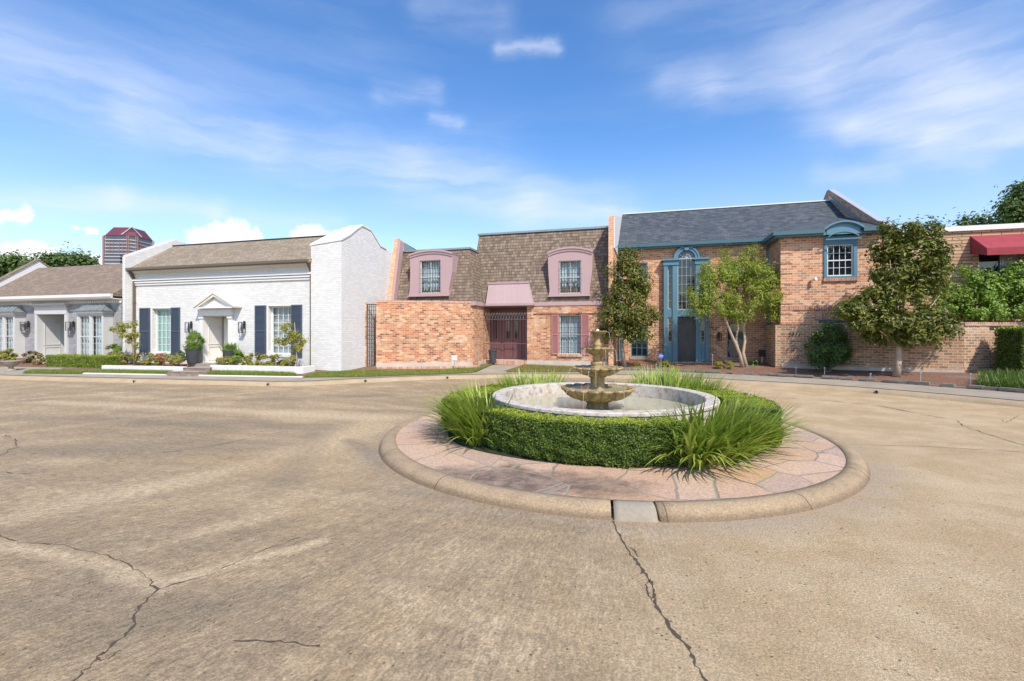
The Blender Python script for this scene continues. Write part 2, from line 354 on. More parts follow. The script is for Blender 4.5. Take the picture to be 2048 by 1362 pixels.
# road material: old exposed-aggregate concrete with swept stains
IC = (-.95, 10.0)
m, t, p, o = newmat('old_concrete_road'); P = t.n('NewGeometry').outputs['Position']; px_, py_, _ = t.sep(P)
dx, dy = t.m('SUBTRACT', px_, IC[0]), t.m('SUBTRACT', py_, IC[1])
ang, rad = t.m('ARCTAN2', dx, dy), t.m('SQRT', t.m('ADD', t.m('MULTIPLY', dx, dx), t.m('MULTIPLY', dy, dy)))
wv = t.n('TexNoise'); t.put(wv.inputs['Vector'], P); wv.inputs['Scale'].default_value = .5; wv.inputs['Detail'].default_value = 3
warp = t.v('ADD', P, t.v('SCALE', t.v('SUBTRACT', wv.outputs['Color'], (.5,.5,.5)), scale=1.6))
big = t.noise(warp, .22, 5, .6); med = t.noise(warp, .9, 6, .65)
rs = t.n('Mapping'); t.put(rs.inputs['Vector'], t.comb(t.m('MULTIPLY', ang, 9.), t.m('MULTIPLY', rad, .35), 0.)); strk = t.sstep(t.noise(rs.outputs[0], 2.2, 8, .74), .30, .70)
rs2 = t.comb(t.m('MULTIPLY', t.m('ADD', px_, t.m('MULTIPLY', py_, .35)), .14), t.m('MULTIPLY', py_, 1.1)); strk2 = t.sstep(t.noise(rs2, 1.5, 8, .72), .30, .70)
fine = t.sstep(t.noise(P, 48, 5, .75), .30, .70); fine2 = t.sstep(t.noise(P, 13, 6, .75), .30, .70)
TAN, BRN, GRY, PAL = (.445,.317,.175), (.285,.212,.127), (.215,.17,.115), (.58,.445,.28)
left = t.sstep(t.m('ADD', px_, t.m('MULTIPLY', t.m('SUBTRACT', big, .5), 3.)), 1.2, -1.6)
dk = t.sstep(t.m('ADD', t.m('MULTIPLY', big, .75), t.m('ADD', t.m('MULTIPLY', strk, .34), t.m('MULTIPLY', strk2, .26))), .34, .98)
dk = t.m('MULTIPLY', dk, t.m('ADD', .25, t.m('MULTIPLY', left, .75)))
c = t.mix(t.sstep(med, .35, .7), TAN, PAL); c = t.mix(dk, c, BRN)
def gseg(a, b, wd, soft=.8):
    A, B = Vector((*a, 0)), Vector((*b, 0)); ba = B-A; pa = t.v('SUBTRACT', t.comb(px_, py_), tuple(A))
    pa = t.v('ADD', pa, t.v('SCALE', t.v('SUBTRACT', wv.outputs['Color'], (.5,.5,.5)), scale=.35))
    pa = t.v('MULTIPLY', pa, (1, 1, 0))
    h = t.m('MULTIPLY', t.v('DOT_PRODUCT', pa, tuple(ba)), 1/ba.length_squared, clamp=True)
    d = t.v('LENGTH', t.v('SUBTRACT', pa, t.v('SCALE', tuple(ba), scale=h)))
    return t.sstep(d, wd, wd*(1-soft))
for a, b, wd, col, k in [
    ((90,803),(560,826),.55,PAL,.75),((560,826),(860,842),.9,PAL,.9),((760,842),(600,905),.8,PAL,.7),((0,802),(360,776),.35,PAL,.5),((300,805),(580,778),.3,PAL,.45),
    ((0,1040),(300,975),.5,PAL,.55),((280,980),(620,905),.5,PAL,.65),((560,925),(780,850),1.1,TAN,.9),((620,900),(760,855),.8,PAL,.6),((420,1060),(560,1025),.25,PAL,.6),((0,870),(420,818),.35,PAL,.35),((230,1160),(330,1176),.20,PAL,.8),((310,1178),(640,1080),.15,PAL,.85),((0,1085),(290,1160),.16,PAL,.75),
    ((20,835),(640,855),.8,GRY,.6),((0,905),(520,890),.9,GRY,.5),((500,800),(770,790),.65,GRY,.7),((240,780),(460,782),.7,GRY,.6),((640,860),(560,980),.5,GRY,.35),((700,880),(770,930),.3,GRY,.6),((60,1180),(330,1230),.5,GRY,.45),((330,1230),(560,1180),.45,GRY,.4),((700,1010),(1180,1060),.30,GRY,.35)]:
    f = t.m('MULTIPLY', gseg(G(*a), G(*b), wd, .95), k); f = t.m('MULTIPLY', f, t.m('ADD', .55, t.m('MULTIPLY', t.m('ADD', strk2, strk), .45)), clamp=True); c = t.mix(f, c, col)
ringd = t.m('MULTIPLY', t.sstep(rad, 5.3, 4.5), t.m('MULTIPLY', t.sstep(med, .3, .7), .55)); c = t.mix(ringd, c, (.26,.22,.185))
c = t.mix(t.m('MULTIPLY', fine2, t.m('ADD', .18, t.m('MULTIPLY', left, .30))), c, (.175,.13,.08)); c = t.mix(.55, c, t.mix(fine, (.22,.22,.22), (.80,.80,.80)), 'OVERLAY')
brush = t.sstep(t.noise(t.comb(t.m('MULTIPLY', ang, 60.), t.m('MULTIPLY', rad, 2.6)), 3.4, 5, .72), .28, .72)
c = t.mix(t.m('ADD', .12, t.m('MULTIPLY', left, .40)), c, t.mix(brush, (.20,.20,.20), (.82,.82,.82)), 'OVERLAY')
pv = t.n('TexVoronoi'); t.put(pv.inputs['Vector'], P); pv.inputs['Scale'].default_value = 15
pit = t.m('MULTIPLY', t.m('LESS_THAN', pv.outputs['Distance'], .16), t.m('GREATER_THAN', t.sep(pv.outputs['Color'])[0], .80)); c = t.mix(t.m('MULTIPLY', pit, .7), c, (.06,.045,.03))
t.put(p.inputs['Base Color'], c); p.inputs['Roughness'].default_value = .85
bump(t, p, t.m('ADD', t.m('ADD', fine, t.m('MULTIPLY', brush, .6)), t.m('MULTIPLY', fine2, .8)), .6, .012); M['road'] = m
M['crack'] = plain('crack_dirt', (.07,.055,.04), .95, .4, 8)
M['joint'] = plain('joint_filler', (.15,.12,.09), .95, .4, 6)

m, t, p, o = newmat('bark_mulch'); P = t.n('NewGeometry').outputs['Position']; vo = t.n('TexVoronoi'); t.put(vo.inputs['Vector'], P); vo.inputs['Scale'].default_value = 22
c = t.mix(t.noise(P, 12, 4), (.12,.06,.04), (.26,.14,.09)); c = t.mix(.35, c, vo.outputs['Color'], 'OVERLAY'); c = t.mix(t.sstep(t.noise(P, .9, 3), .5, .75), c, (.2,.16,.12))
t.put(p.inputs['Base Color'], c); p.inputs['Roughness'].default_value = .95; bump(t, p, vo.outputs['Distance'], .8, .03); M['mulch'] = m
m, t, p, o = newmat('turf_soil'); P = t.n('NewGeometry').outputs['Position']
t.put(p.inputs['Base Color'], t.mix(t.noise(P, 3, 4), (.06,.085,.02), (.15,.14,.045))); p.inputs['Roughness'].default_value = .95; M['turf'] = m

MB().quad((-900,-900,-.06),(900,-900,-.06),(900,900,-.06),(-900,900,-.06)).build('ground', M['turf'])['kind'] = 'structure'
MB().quad((-90,-60,0),(60,-60,0),(60,40,0),(-90,40,0)).build('road', M['road'])['kind'] = 'structure'
xs, ys = np.arange(-62, 34, .3), np.arange(-8, 46, .3); XX, YY = np.meshgrid(xs, ys, indexing='ij')
pts = np.stack([XX.ravel(), YY.ravel()], 1); dd = kerbdist(pts); zz = np.where(dd < .3, 0.06, np.minimum(.15+.075*np.maximum(0, dd-.32), .55))
ok = dd > .06; idx = np.arange(len(pts)).reshape(XX.shape); fs = []
for i in range(len(xs)-1):
    for j in range(len(ys)-1):
        q4 = (idx[i, j], idx[i+1, j], idx[i+1, j+1], idx[i, j+1])
        if all(ok[k] for k in q4): fs.append(tuple(int(k) for k in q4))
mb = MB(); mb.V = [(float(a), float(b), float(z)) for (a, b), z in zip(pts, zz)]; mb.Fc = fs
mb.build('lot_ground', M['mulch'], smooth=True)['kind'] = 'structure'
# kerb with a rolled profile, made of two-metre casts
prof = [(0,.0),(.02,.045),(.07,.10),(.14,.14),(.22,.155),(.34,.152),(.36,0)]
mb = MB(); N_ = len(prof); offs = [offset(d) for d, z in prof]; K_ = len(KL)
for i in range(K_):
    for j in range(N_): mb.V.append((*map(float, offs[j][i]), prof[j][1]))
for i in range(K_-1):
    for j in range(N_-1): mb.Fc.append((i*N_+j, (i+1)*N_+j, (i+1)*N_+j+1, i*N_+j+1))
tag(mb.build('street_kerb', M['conc'], smooth=True), kind='structure')
def strip(A, B, dz, n=6, m_=1):
    mb = MB(); rows = []
    for a, b in zip(A, B):
        for k in range(n+1): f = k/n; q = (a[0]*(1-f)+b[0]*f, a[1]*(1-f)+b[1]*f); mb.V.append((q[0], q[1], gz1(*q)+dz))
    for i in range(len(A)-1):
        for k in range(n): mb.Fc.append((i*(n+1)+k, (i+1)*(n+1)+k, (i+1)*(n+1)+k+1, i*(n+1)+k+1))
    return mb
i0, i1 = 20, 185
wdt = np.interp(np.arange(i0, i1), [i0, 66, 80, 100, 112, 125], [1.25, 1.25, .85, .85, 1.3, 1.6]); fo_ = [offset(d, i0, i1) for d in (.365, 1.365)]
tag(strip(fo_[0], [a+(b-a)*(k-.365) for a, b, k in zip(fo_[0], fo_[1], wdt)], .012, 4).build('sidewalk', M['concgrey'], smooth=True), kind='structure')

def ribbon(pix, wd, jit=.0, z=.004, seedv=1, sub=6):
    r = random.Random(seedv); P = []
    for a, b in zip(pix, pix[1:]):
        A, B = Vector(G(*a)), Vector(G(*b))
        for k in range(sub): P.append(A.lerp(B, k/sub)+Vector((r.uniform(-jit, jit), r.uniform(-jit, jit))))
    P.append(Vector(G(*pix[-1]))); mb = MB()
    for i, q in enumerate(P):
        d = (P[min(i+1, len(P)-1)]-P[max(i-1, 0)]).normalized(); nrm = Vector((-d.y, d.x)); ww = wd*r.choice((.3, .5, .7, 1., 1.4, 1.9))*r.uniform(.7, 1.2)
        mb.V += [(*(q+nrm*ww/2), z), (*(q-nrm*ww/2), z)]
    for i in range(len(P)-1): mb.Fc.append((2*i, 2*i+1, 2*i+3, 2*i+2))
    return mb
def crack(*a, m='crack', **k): tag(ribbon(*a, **k).build('road_crack', M[m]), kind='structure')
crack([(1227,1043),(1240,1075),(1262,1110),(1285,1140),(1302,1165),(1306,1185),(1314,1215),(1340,1255),(1376,1295),(1392,1332),(1418,1368)], .020, jit=.012, seedv=3)
crack([(1302,1158),(1292,1168),(1294,1185),(1304,1202)], .012, jit=.008, seedv=4)
crack([(1258,1095),(1268,1100),(1276,1114)], .012, jit=.006, seedv=14)
crack([(140,1366),(190,1322),(220,1296),(262,1258),(280,1215),(312,1180),(300,1160)], .016, jit=.018, seedv=5)
crack([(300,1160),(255,1128),(205,1108),(110,1088),(40,1086),(0,1070)], .008, jit=.02, seedv=25)
crack([(190,1322),(215,1318),(240,1300)], .006, jit=.01, seedv=26)
crack([(312,1180),(420,1150),(500,1110),(600,1075)], .008, jit=.015, seedv=6)
crack([(470,1280),(560,1284),(640,1292)], .012, jit=.015, seedv=7)
crack([(280,912),(420,893),(560,865),(600,860)], .012, jit=.02, seedv=8)
crack([(0,945),(60,948),(110,940)], .015, jit=.03, seedv=9); crack([(10,870),(32,880),(30,895),(0,912)], .015, jit=.03, seedv=10)
crack([(1530,793),(1640,800),(1760,812),(1850,830),(1900,838)], .035, jit=.01, seedv=11)
crack([(1915,842),(1925,850),(1940,857),(1990,873),(2060,895)], .02, jit=.03, seedv=12)
crack([(1700,889),(1850,893),(2060,905)], .012, jit=.006, seedv=13, m='joint')
crack([(1998,838),(2010,845),(2025,838),(2040,830)], .012, jit=.03, seedv=15)
# ------------------------------------------------------------------ foliage helpers
def leafmesh(name, P, Nrm, L, W, m, parent=None, org=None, droop=.12, along=None):
    n = len(P); P = np.asarray(P, float); Nrm = Nrm/np.maximum(np.linalg.norm(Nrm, axis=1, keepdims=True), 1e-6)
    r = rng.normal(size=(n, 3)) if along is None else along+rng.normal(size=(n, 3))*.35
    a = r-(r*Nrm).sum(1, keepdims=True)*Nrm; a /= np.maximum(np.linalg.norm(a, axis=1, keepdims=True), 1e-6); b = np.cross(Nrm, a)
    s = rng.uniform(.65, 1.3, (n, 1)); l = L*s; w_ = W*s
    V = np.stack([P-a*l/2-Nrm*l*droop, P+b*w_/2-a*l*.05, P+a*l/2-Nrm*l*droop, P-b*w_/2-a*l*.05], 1).reshape(-1, 3)
    me = bpy.data.meshes.new(name); me.from_pydata(V.tolist(), [], np.arange(4*n).reshape(-1, 4).tolist())
    at_ = me.attributes.new('rnd', 'FLOAT', 'FACE'); at_.data.foreach_set('value', rng.random(n).astype(np.float32))
    return link(name, me, m, parent, org)
def cloud(blobs, dens=1., clump=.16, shell=.6):
    """blobs: (center, (rx,ry,rz), leaves, clumps) -> leaf points gathered in clumps through an uneven volume"""
    Ps, Ns = [], []
    for c, r, n, k in blobs:
        c, r = np.array(c, float), np.array(r, float); d = rng.normal(size=(k, 3)); d /= np.linalg.norm(d, axis=1, keepdims=True)
        rad = rng.uniform(shell**3, 1, (k, 1))**(1/3); cc = c+d*rad*r; n = int(n*dens)
        i = rng.integers(0, k, n); off = rng.normal(size=(n, 3))*clump*rng.uniform(.6, 1.3, (k, 1))[i]
        Ps.append(cc[i]+off); Ns.append(d[i]*.7+off/clump*.5+np.array((0, 0, .8))+rng.normal(size=(n, 3))*.45)
    return np.concatenate(Ps), np.concatenate(Ns)
def blades(P, dirs, L, W, m, name, parent=None, org=None, lean=.5, seg_=4, droop=1.0, up=1.0):
    """long arching grass blades rooted at P"""
    n = len(P); V = np.zeros((n, seg_+1, 2, 3)); l = L*rng.uniform(.6, 1.15, n)
    h = np.stack([np.cos(dirs), np.sin(dirs), np.zeros(n)], 1); sd = np.stack([-np.sin(dirs), np.cos(dirs), np.zeros(n)], 1)
    ln = np.asarray(lean)*rng.uniform(.45, 1.2, n); pos = np.array(P, float)
    for k in range(seg_+1):
        f = k/seg_; e = 1.45-ln*.6-ln*droop*f*1.5; wv_ = W*(1-f**2*.95)*.5*(.55+.9*min(f*3, 1)*.5)
        V[:, k, 0] = pos-sd*wv_; V[:, k, 1] = pos+sd*wv_
        stp = l/seg_; pos = pos+h*(np.cos(e)*stp)[:, None]+np.array((0, 0, 1.))*(np.sin(e)*stp*up)[:, None]
    base = (np.arange(n)*(seg_+1)*2)[:, None, None]; q = np.array([[2*k, 2*k+1, 2*k+3, 2*k+2] for k in range(seg_)])
    Fq = (base+q[None]).reshape(-1, 4); me = bpy.data.meshes.new(name); me.from_pydata(V.reshape(-1, 3).tolist(), [], Fq.tolist())
    a_ = me.attributes.new('rnd', 'FLOAT', 'FACE'); a_.data.foreach_set('value', np.repeat(rng.random(n), seg_).astype(np.float32))
    return link(name, me, m, parent, org)
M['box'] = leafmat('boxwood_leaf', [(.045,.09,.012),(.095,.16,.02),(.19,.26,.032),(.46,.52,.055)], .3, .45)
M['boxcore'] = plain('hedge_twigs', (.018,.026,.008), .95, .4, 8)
M['grassb'] = leafmat('strappy_leaf', [(.15,.24,.028),(.26,.37,.045),(.36,.47,.07),(.46,.46,.12)], .4, .4)
M['lawn'] = leafmat('lawn_blade', [(.14,.21,.025),(.23,.30,.045),(.34,.33,.08)], .3, .6)
M['dry'] = leafmat('dry_lawn_blade', [(.24,.20,.06),(.36,.28,.10),(.20,.20,.04)], .3, .7)
M['mag'] = leafmat('magnolia_leaf', [(.028,.072,.010),(.06,.13,.015),(.12,.20,.023),(.22,.23,.04)], .18, .40, (.19,.10,.035), .32)
M['crepe'] = leafmat('crepe_myrtle_leaf', [(.17,.28,.03),(.28,.40,.05),(.40,.47,.07),(.46,.36,.09)], .45, .55)
M['crepetip'] = leafmat('crepe_myrtle_tip', [(.36,.17,.07),(.26,.22,.05),(.42,.24,.13)], .3, .6)
M['holly'] = leafmat('holly_leaf', [(.03,.075,.015),(.06,.125,.024),(.09,.16,.035)], .2, .35)
M['lir'] = leafmat('liriope_blade', [(.045,.10,.012),(.085,.16,.02),(.15,.23,.035)], .3, .4)
M['vine'] = leafmat('vine_leaf', [(.11,.21,.025),(.20,.33,.045),(.28,.40,.06)], .4, .5)
M['oak'] = leafmat('oak_leaf', [(.04,.085,.02),(.08,.14,.03),(.12,.19,.045)], .3, .6)
M['yel'] = leafmat('yellow_green_leaf', [(.30,.30,.04),(.42,.36,.06),(.20,.26,.04)], .35, .5)
M['bed'] = leafmat('bedding_leaf', [(.14,.22,.03),(.26,.30,.05),(.36,.27,.07),(.42,.37,.08)], .3, .5)
M['bronze'] = leafmat('bronze_leaf', [(.15,.065,.05),(.24,.16,.05),(.29,.26,.06),(.12,.05,.045)], .25, .5)
M['redf'] = leafmat('red_petal', [(.55,.03,.04),(.7,.09,.10)], .3, .5)
M['whf'] = leafmat('white_petal', [(.7,.66,.6),(.75,.6,.3)], .3, .5)

# ------------------------------------------------------------------ shared house parts
def window(parent, s0, s1, z0, z1, q, cols, rows, fm, gm, rec=.10, fw=.05, bar=.02, mid=True, back=None, rowsb=None, name='window'):
    y = q+rec; mb = MB(); fd = .06
    mb.box(s0, s0+fw, y-fd, y+.02, z0, z1).box(s1-fw, s1, y-fd, y+.02, z0, z1).box(s0+fw, s1-fw, y-fd, y+.02, z1-fw, z1).box(s0+fw, s1-fw, y-fd, y+.02, z0, z0+fw)
    zm = (z0+z1)/2
    if mid: mb.box(s0+fw, s1-fw, y-.04, y+.02, zm-.025, zm+.025)
    for i in range(1, cols): x = s0+fw+(s1-s0-2*fw)*i/cols; mb.box(x-bar/2, x+bar/2, y-.022, y+.018, z0+fw, z1-fw)
    for j in range(1, rows):
        z = z0+fw+(z1-z0-2*fw)*j/rows
        if mid and abs(z-zm) < .05: continue
        mb.box(s0+fw, s1-fw, y-.018, y+.014, z-bar/2, z+bar/2)
    o = mb.build(name, fm, parent)
    MB().quad((s0+.01, y+.004, z0+.01), (s1-.01, y+.004, z0+.01), (s1-.01, y+.004, z1-.01), (s0+.01, y+.004, z1-.01)).build('pane', gm, o, fix=False)
    if back == 'blind':
        mb = MB(); k = 0; z = z1-.03
        while z > z0+.03: mb.box(s0+.02, s1-.02, y+.10, y+.125, z-.035, z); z -= .055
        mb.build('blind', M['blind'], o); MB().quad((s0, y+.16, z0), (s1, y+.16, z0), (s1, y+.16, z1), (s0, y+.16, z1)).build('lining', M['curtain'], o)
    elif back == 'curtain':
        mb = MB(); n = max(8, int((s1-s0)/.035)); pr = None
        for i in range(n+1):
            x = s0+(s1-s0)*i/n; yy = y+.16+.03*math.sin(i*1.3)+.015*math.sin(i*.6+1); mb.V += [(x, yy, z0), (x, yy, z1)]
            if i: mb.Fc.append((2*i-2, 2*i, 2*i+1, 2*i-1))
        mb.build('curtain', M['curtain'], o, fix=False, smooth=True)
    return o
def grille(parent, s0, s1, z0, z1, q, n=8, rails=(.02, .33, .66, .98), r=.008):
    mb = MB()
    for i in range(n+1): x = s0+(s1-s0)*i/n; mb.box(x-r, x+r, q-2*r, q, z0, z1)
    for f in rails: z = z0+(z1-z0)*f; mb.box(s0-.03, s1+.03, q-2*r-.012, q-2*r-.001, z-.009, z+.009)
    return mb.build('window_grille', M['black'], parent)
def shutter(parent, s0, s1, z0, z1, q, m, louver=True):
    mb = MB(); f = .06; mb.box(s0, s0+f, q-.05, q, z0, z1).box(s1-f, s1, q-.05, q, z0, z1)
    zz = (z0, z0+(z1-z0)*.5, z1)
    for z in zz: c = min(max(z, z0+f/2), z1-f/2); mb.box(s0+f, s1-f, q-.05, q, c-f/2, c+f/2)
    z = z0+f
    while z < z1-f:
        mb.hexa([(s0+f, q-.04, z), (s1-f, q-.04, z), (s1-f, q-.005, z+.03), (s0+f, q-.005, z+.03)], [(s0+f, q-.035, z+.012), (s1-f, q-.035, z+.012), (s1-f, q, z+.042), (s0+f, q, z+.042)]); z += .055
    mb.box(s0+f, s1-f, q-.004, q-.001, z0+f, z1-f)
    return mb.build('shutter', m, parent)
def lantern(label, s, q, z, w_=.2, h=.42, d=.2, fm='black', group=None):
    t_ = thing('wall_lantern', label, 'lantern', (s, q, z), group)
    bx(s-.05, s+.05, q-.03, q-.002, z-h*.1, z+h*.62).build('backplate', M[fm], t_)
    mb = MB(); y0, y1 = q-.05-d, q-.05; r = .012
    for x in (s-w_/2, s+w_/2-2*r):
        for y in (y0, y1-2*r): mb.box(x, x+2*r, y, y+2*r, z-h/2, z+h/2)
    for zz in (z-h/2, z+h/2-2*r): mb.box(s-w_/2-.004, s+w_/2+.004, y0-.004, y1+.004, zz, zz+2*r)
    mb.box(s-.03, s+.03, y1+.005, q-.01, z+h*.2, z+h*.28); mb.prism_z([(s-.02, y0+d/2-.02), (s+.02, y0+d/2-.02), (s+.02, y0+d/2+.02), (s-.02, y0+d/2+.02)], z-h/2+.03, z+h*.05)
    mb.build('cage', M[fm], t_); bx(s-w_/2+.01, s+w_/2-.01, y0+.01, y1-.01, z-h/2+.03, z+h/2-.03).build('glass', M['lampglass'], t_)
    return t_
def downspout(parent, s, q, z0, z1, m):
    mb = MB(); mb.box(s-.06, s+.06, q-.13, q-.03, z0, z1-.45).hexa([(s-.06, q-.13, z1-.45), (s+.06, q-.13, z1-.45), (s+.06, q-.03, z1-.45), (s-.06, q-.03, z1-.45)], [(s-.06, q-.38, z1), (s+.06, q-.38, z1), (s+.06, q-.28, z1), (s-.06, q-.28, z1)])
    for f in (.3, .65): z = z0+(z1-z0)*f; mb.box(s-.075, s+.075, q-.138, q, z, z+.04)
    return mb.build('downspout', m, parent)

# ================================================================== WHITE HOUSE
Q = 18.6
t_ = thing('white_house', 'white painted brick house with a tan gable roof, navy shutters and a pedimented door', 'house', (X(440, Q), Q, .3))
WH = t_; sL, sR, sC = X(265, Q), X(629, Q), X(683, 18.35)
zE = 5.47
w1 = rect(305, 342, 617, 706, Q); w2 = rect(537, 582, 612, 709, Q); dr = (X(409.5, Q), X(459, Q), Zp(434, 725, Q), Zp(434, 632, Q))
mb = MB().wall(sL, sR, .1, zE, Q, [(*w1[:2], w1[2], w1[3]), w2, (*dr, 0)], .28)
mb.box(sL, sR, 23.2, 23.4, .1, zE-.1); mb.box(sL, sL+.2, Q+.4, 23.2, .1, zE-.2)
mb.build('wall', M['white_brick'], t_)
# gable end walls rising past the roof
pf = [(18.35, .1), (18.35, Zp(683, 481, 18.35))]
for px, py in ((700,471),(712,460.5),(724,452.5),(741,461.5),(752,479),(760,493),(772,499)): q = QS(px, sC); pf.append((q, Zp(px, py, q)))
pf += [(23.4, pf[-1][1]-.05), (23.4, .1)]
sI = lambda q: sR+.004 if q <= 18.36 else (sC-.40 if q >= 20.4 else sR+.004+(sC-.404-sR)*(q-18.35)/2.05)
mb = MB(); tp = pf[1:-1]
for (a, za), (b, zb) in zip(tp, tp[1:]): mb.hexa([(sI(a), a, .1), (sC, a, .1), (sC, b, .1), (sI(b), b, .1)], [(sI(a), a, za-(.16 if a < 18.4 else 0)), (sC, a, za), (sC, b, zb), (sI(b), b, zb)])
mb.build('gable_wall', M['white_brick'], t_)
zc0, zc1 = Zp(631, 490, 18.35), pf[1][1]
mb = MB(); tp = pf[1:-2]
for (a, za), (b, zb) in zip(tp, tp[1:]): d1, d2 = (.16 if a < 18.4 else 0), 0; mb.hexa([(sI(a)-.04, a-.03*(d1 > 0), za-d1+.003), (sC+.04, a-.03*(d1 > 0), za+.003), (sC+.04, b, zb+.003), (sI(b)-.04, b, zb+.003)], [(sI(a)-.04, a-.03*(d1 > 0), za-d1+.08), (sC+.04, a-.03*(d1 > 0), za+.08), (sC+.04, b, zb+.08), (sI(b)-.04, b, zb+.08)])
mb.build('coping', M['greytrim'], t_)
sP = X(250, 18.1); sP1 = sL-.004
QR, ZR = 20.75, 7.08
pl = [(18.1, .1), (18.1, Zp(252, 514, 18.1)), (18.5, Zp(262, 509, 18.5)), (QR+.1, Zp(352, 480, QR+.1)), (QR+.7, Zp(382, 488, QR+.9)), (23.4, 5.6), (23.4, .1)]
MB().prism_x(pl, sP, sP1).build('gable_wall', M['white_brick'], t_)
mb = MB(); tp = pl[1:-1]
for (a, za), (b, zb) in zip(tp, tp[1:]): mb.hexa([(sP-.05, a, za+.003), (sP1+.06, a, za+.003), (sP1+.06, b, zb+.003), (sP-.05, b, zb+.003)], [(sP-.05, a, za+.10), (sP1+.06, a, za+.10), (sP1+.06, b, zb+.10), (sP-.05, b, zb+.10)])
mb.build('coping', M['greytrim'], t_)
bx(sP-.32, sP-.004, 18.25, 18.6, .1, Zp(247, 553, 18.25)).build('pilaster', M['white_brick'], t_)
prf = [(18.22, 5.44), (QR, ZR), (23.5, 5.3), (23.5, 5.2), (QR, ZR-.14), (18.22, 5.30)]
rf = MB().hexa([(sL, y, z) for y, z in prf], [(sI(y)-.01, y, z) for y, z in prf]).build('roof', M['roof_tan'], t_)
bx(sL, sC-.46, QR-.09, QR+.09, ZR-.03, ZR+.03).build('ridge_cap', M['black'], rf)
# cornice
mb = MB(); zt = Zp(440, 528.5, 18.3)
mb.prism_x([(18.12, zt+.02), (18.24, zt+.02), (18.24, zt-.15), (18.16, zt-.15), (18.12, zt-.1)], sL, sR-.01)
mb.build('gutter', M['taupe'], t_)
def zw(py, px=440): return Zp(px, py, Q)
mb = MB(); mb.prism_x([(Q-.28, zt-.14), (Q-.002, zt-.14), (Q-.002, zt-.27), (Q-.08, zt-.27)], sL+.02, sR-.02)
mb.build('soffit_board', M['cream'], t_)
mb = MB(); za, zb = zw(548), zw(541); x = sL+.05
mb.box(sL+.01, sR-.01, Q-.05, Q-.003, zw(551.5), zt-.272)
while x < sR-.1: mb.box(x, x+.05, Q-.085, Q-.051, za, zb); x += .115
mb.build('dentil_band', M['white'], t_)
mb = MB()
for ya, yb, d in ((552, 556, .14), (557.5, 561, .10), (562, 565.5, .06)): mb.box(sL+.01, sR-.01, Q-d, Q-.003, zw(yb), zw(ya))
mb.build('string_course', M['white'], t_)
downspout(t_, X(259, 18.3), 18.6, .45, zt-.1, M['taupe']); downspout(t_, X(622.5, 18.5), 18.6, .45, zt-.1, M['taupe'])
# windows and shutters
for wv_, sh, bk in ((w1, ((280.6, 301), (343.5, 361)), 'curtain'), (w2, ((511, 533), (583.5, 605)), 'blind')):
    window(t_, *wv_, Q, 4, 6, M['white'], M['tealglass'] if bk == 'curtain' else M['glass'], rec=.25, fw=.07, mid=False, back=bk)
    for a, b in sh: shutter(t_, X(a, Q), X(b, Q), wv_[2]-.1, wv_[3]+.04, Q-.01, M['navy'])
    bx(wv_[0]-.06, wv_[1]+.04, Q-.05, Q+.2, wv_[2]-.12, wv_[2]-.003).build('sill', M['white'], t_)
    mb = MB(); mb.box(wv_[0]-.08, wv_[0]-.004, Q-.02, Q-.003, wv_[2]-.1, wv_[3]+.06); mb.box(wv_[0]-.004, wv_[1]+.02, Q-.02, Q-.003, wv_[3]+.003, wv_[3]+.06); mb.build('casing', M['offwhite'], t_)
# entrance recess with panelled side wall, door behind, pediment in front
a, b, c0, d0 = dr; dep = 1.05
mb = MB().quad((a, Q, c0), (a, Q+dep, c0), (a, Q+dep, d0), (a, Q, d0)).quad((b, Q, c0), (b, Q+dep, c0), (b, Q+dep, d0), (b, Q, d0)).quad((a, Q, d0), (b, Q, d0), (b, Q+dep, d0), (a, Q+dep, d0)).quad((a, Q+dep+.05, c0), (b, Q+dep+.05, c0), (b, Q+dep+.05, d0), (a, Q+dep+.05, d0))
mb.quad((a, Q, c0), (b, Q, c0), (b, Q+dep, c0), (a, Q+dep, c0))
for zl, zh in ((c0+.1, c0+.8), (c0+.9, c0+1.75), (c0+1.85, d0-.1)):
    for y0, y1, z0_, z1_ in ((.2, .9, zl, zl+.03), (.2, .9, zh-.03, zh), (.2, .23, zl+.03, zh-.03), (.87, .9, zl+.03, zh-.03)): mb.box(a+.003, a+.03, Q+y0, Q+y1, z0_, z1_)
mb.build('porch_lining', M['offwhite'], t_)
dm = bx(a+.08, b-.08, Q+dep-.02, Q+dep+.03, c0+.01, d0-.12); 
for zl, zh in ((c0+.15, c0+.9), (c0+1.05, d0-.3)): dm.box(a+.2, b-.2, Q+dep-.045, Q+dep-.021, zl, zh)
dm.build('door', M['offwhite'], t_)
mb = MB()
for x0, x1 in ((a-.24, a-.005), (b+.005, b+.24)): mb.box(x0, x1, Q-.10, Q-.003, c0-.05, d0+.01); mb.box(x0-.03, x1+.03, Q-.14, Q-.003, d0-.13, d0-.04)
mb.box(a-.28, b+.28, Q-.16, Q-.003, d0+.012, d0+.34)
mb.build('door_surround', M['white'], t_)
pa, pb, pc = X(386, Q-.45), X(469, Q-.45), X(426, Q-.45); pz, pt_ = Zp(427, 616.5, Q-.45), Zp(426, 587, Q-.45)
mb = MB().prism([(pa+.18, pz+.08), (pb-.18, pz+.08), (pc, pt_-.18)], Q-.30, Q-.28); mb.box(pa+.1, pb-.1, Q-.42, Q-.003, pz-.0, pz+.075)
mb.build('pediment', M['white'], t_)
mb = MB()
for sg, e in ((-1, pa), (1, pb)):
    mb.prism([(pc, pt_), (e, pz+.02), (e+sg*.02, pz+.09), (pc, pt_+.10)], Q-.47, Q-.003); mb.prism([(pc, pt_-.005), (e-sg*.02, pz+.02), (e-sg*.16, pz+.02), (pc, pt_-.14)], Q-.43, Q-.10)
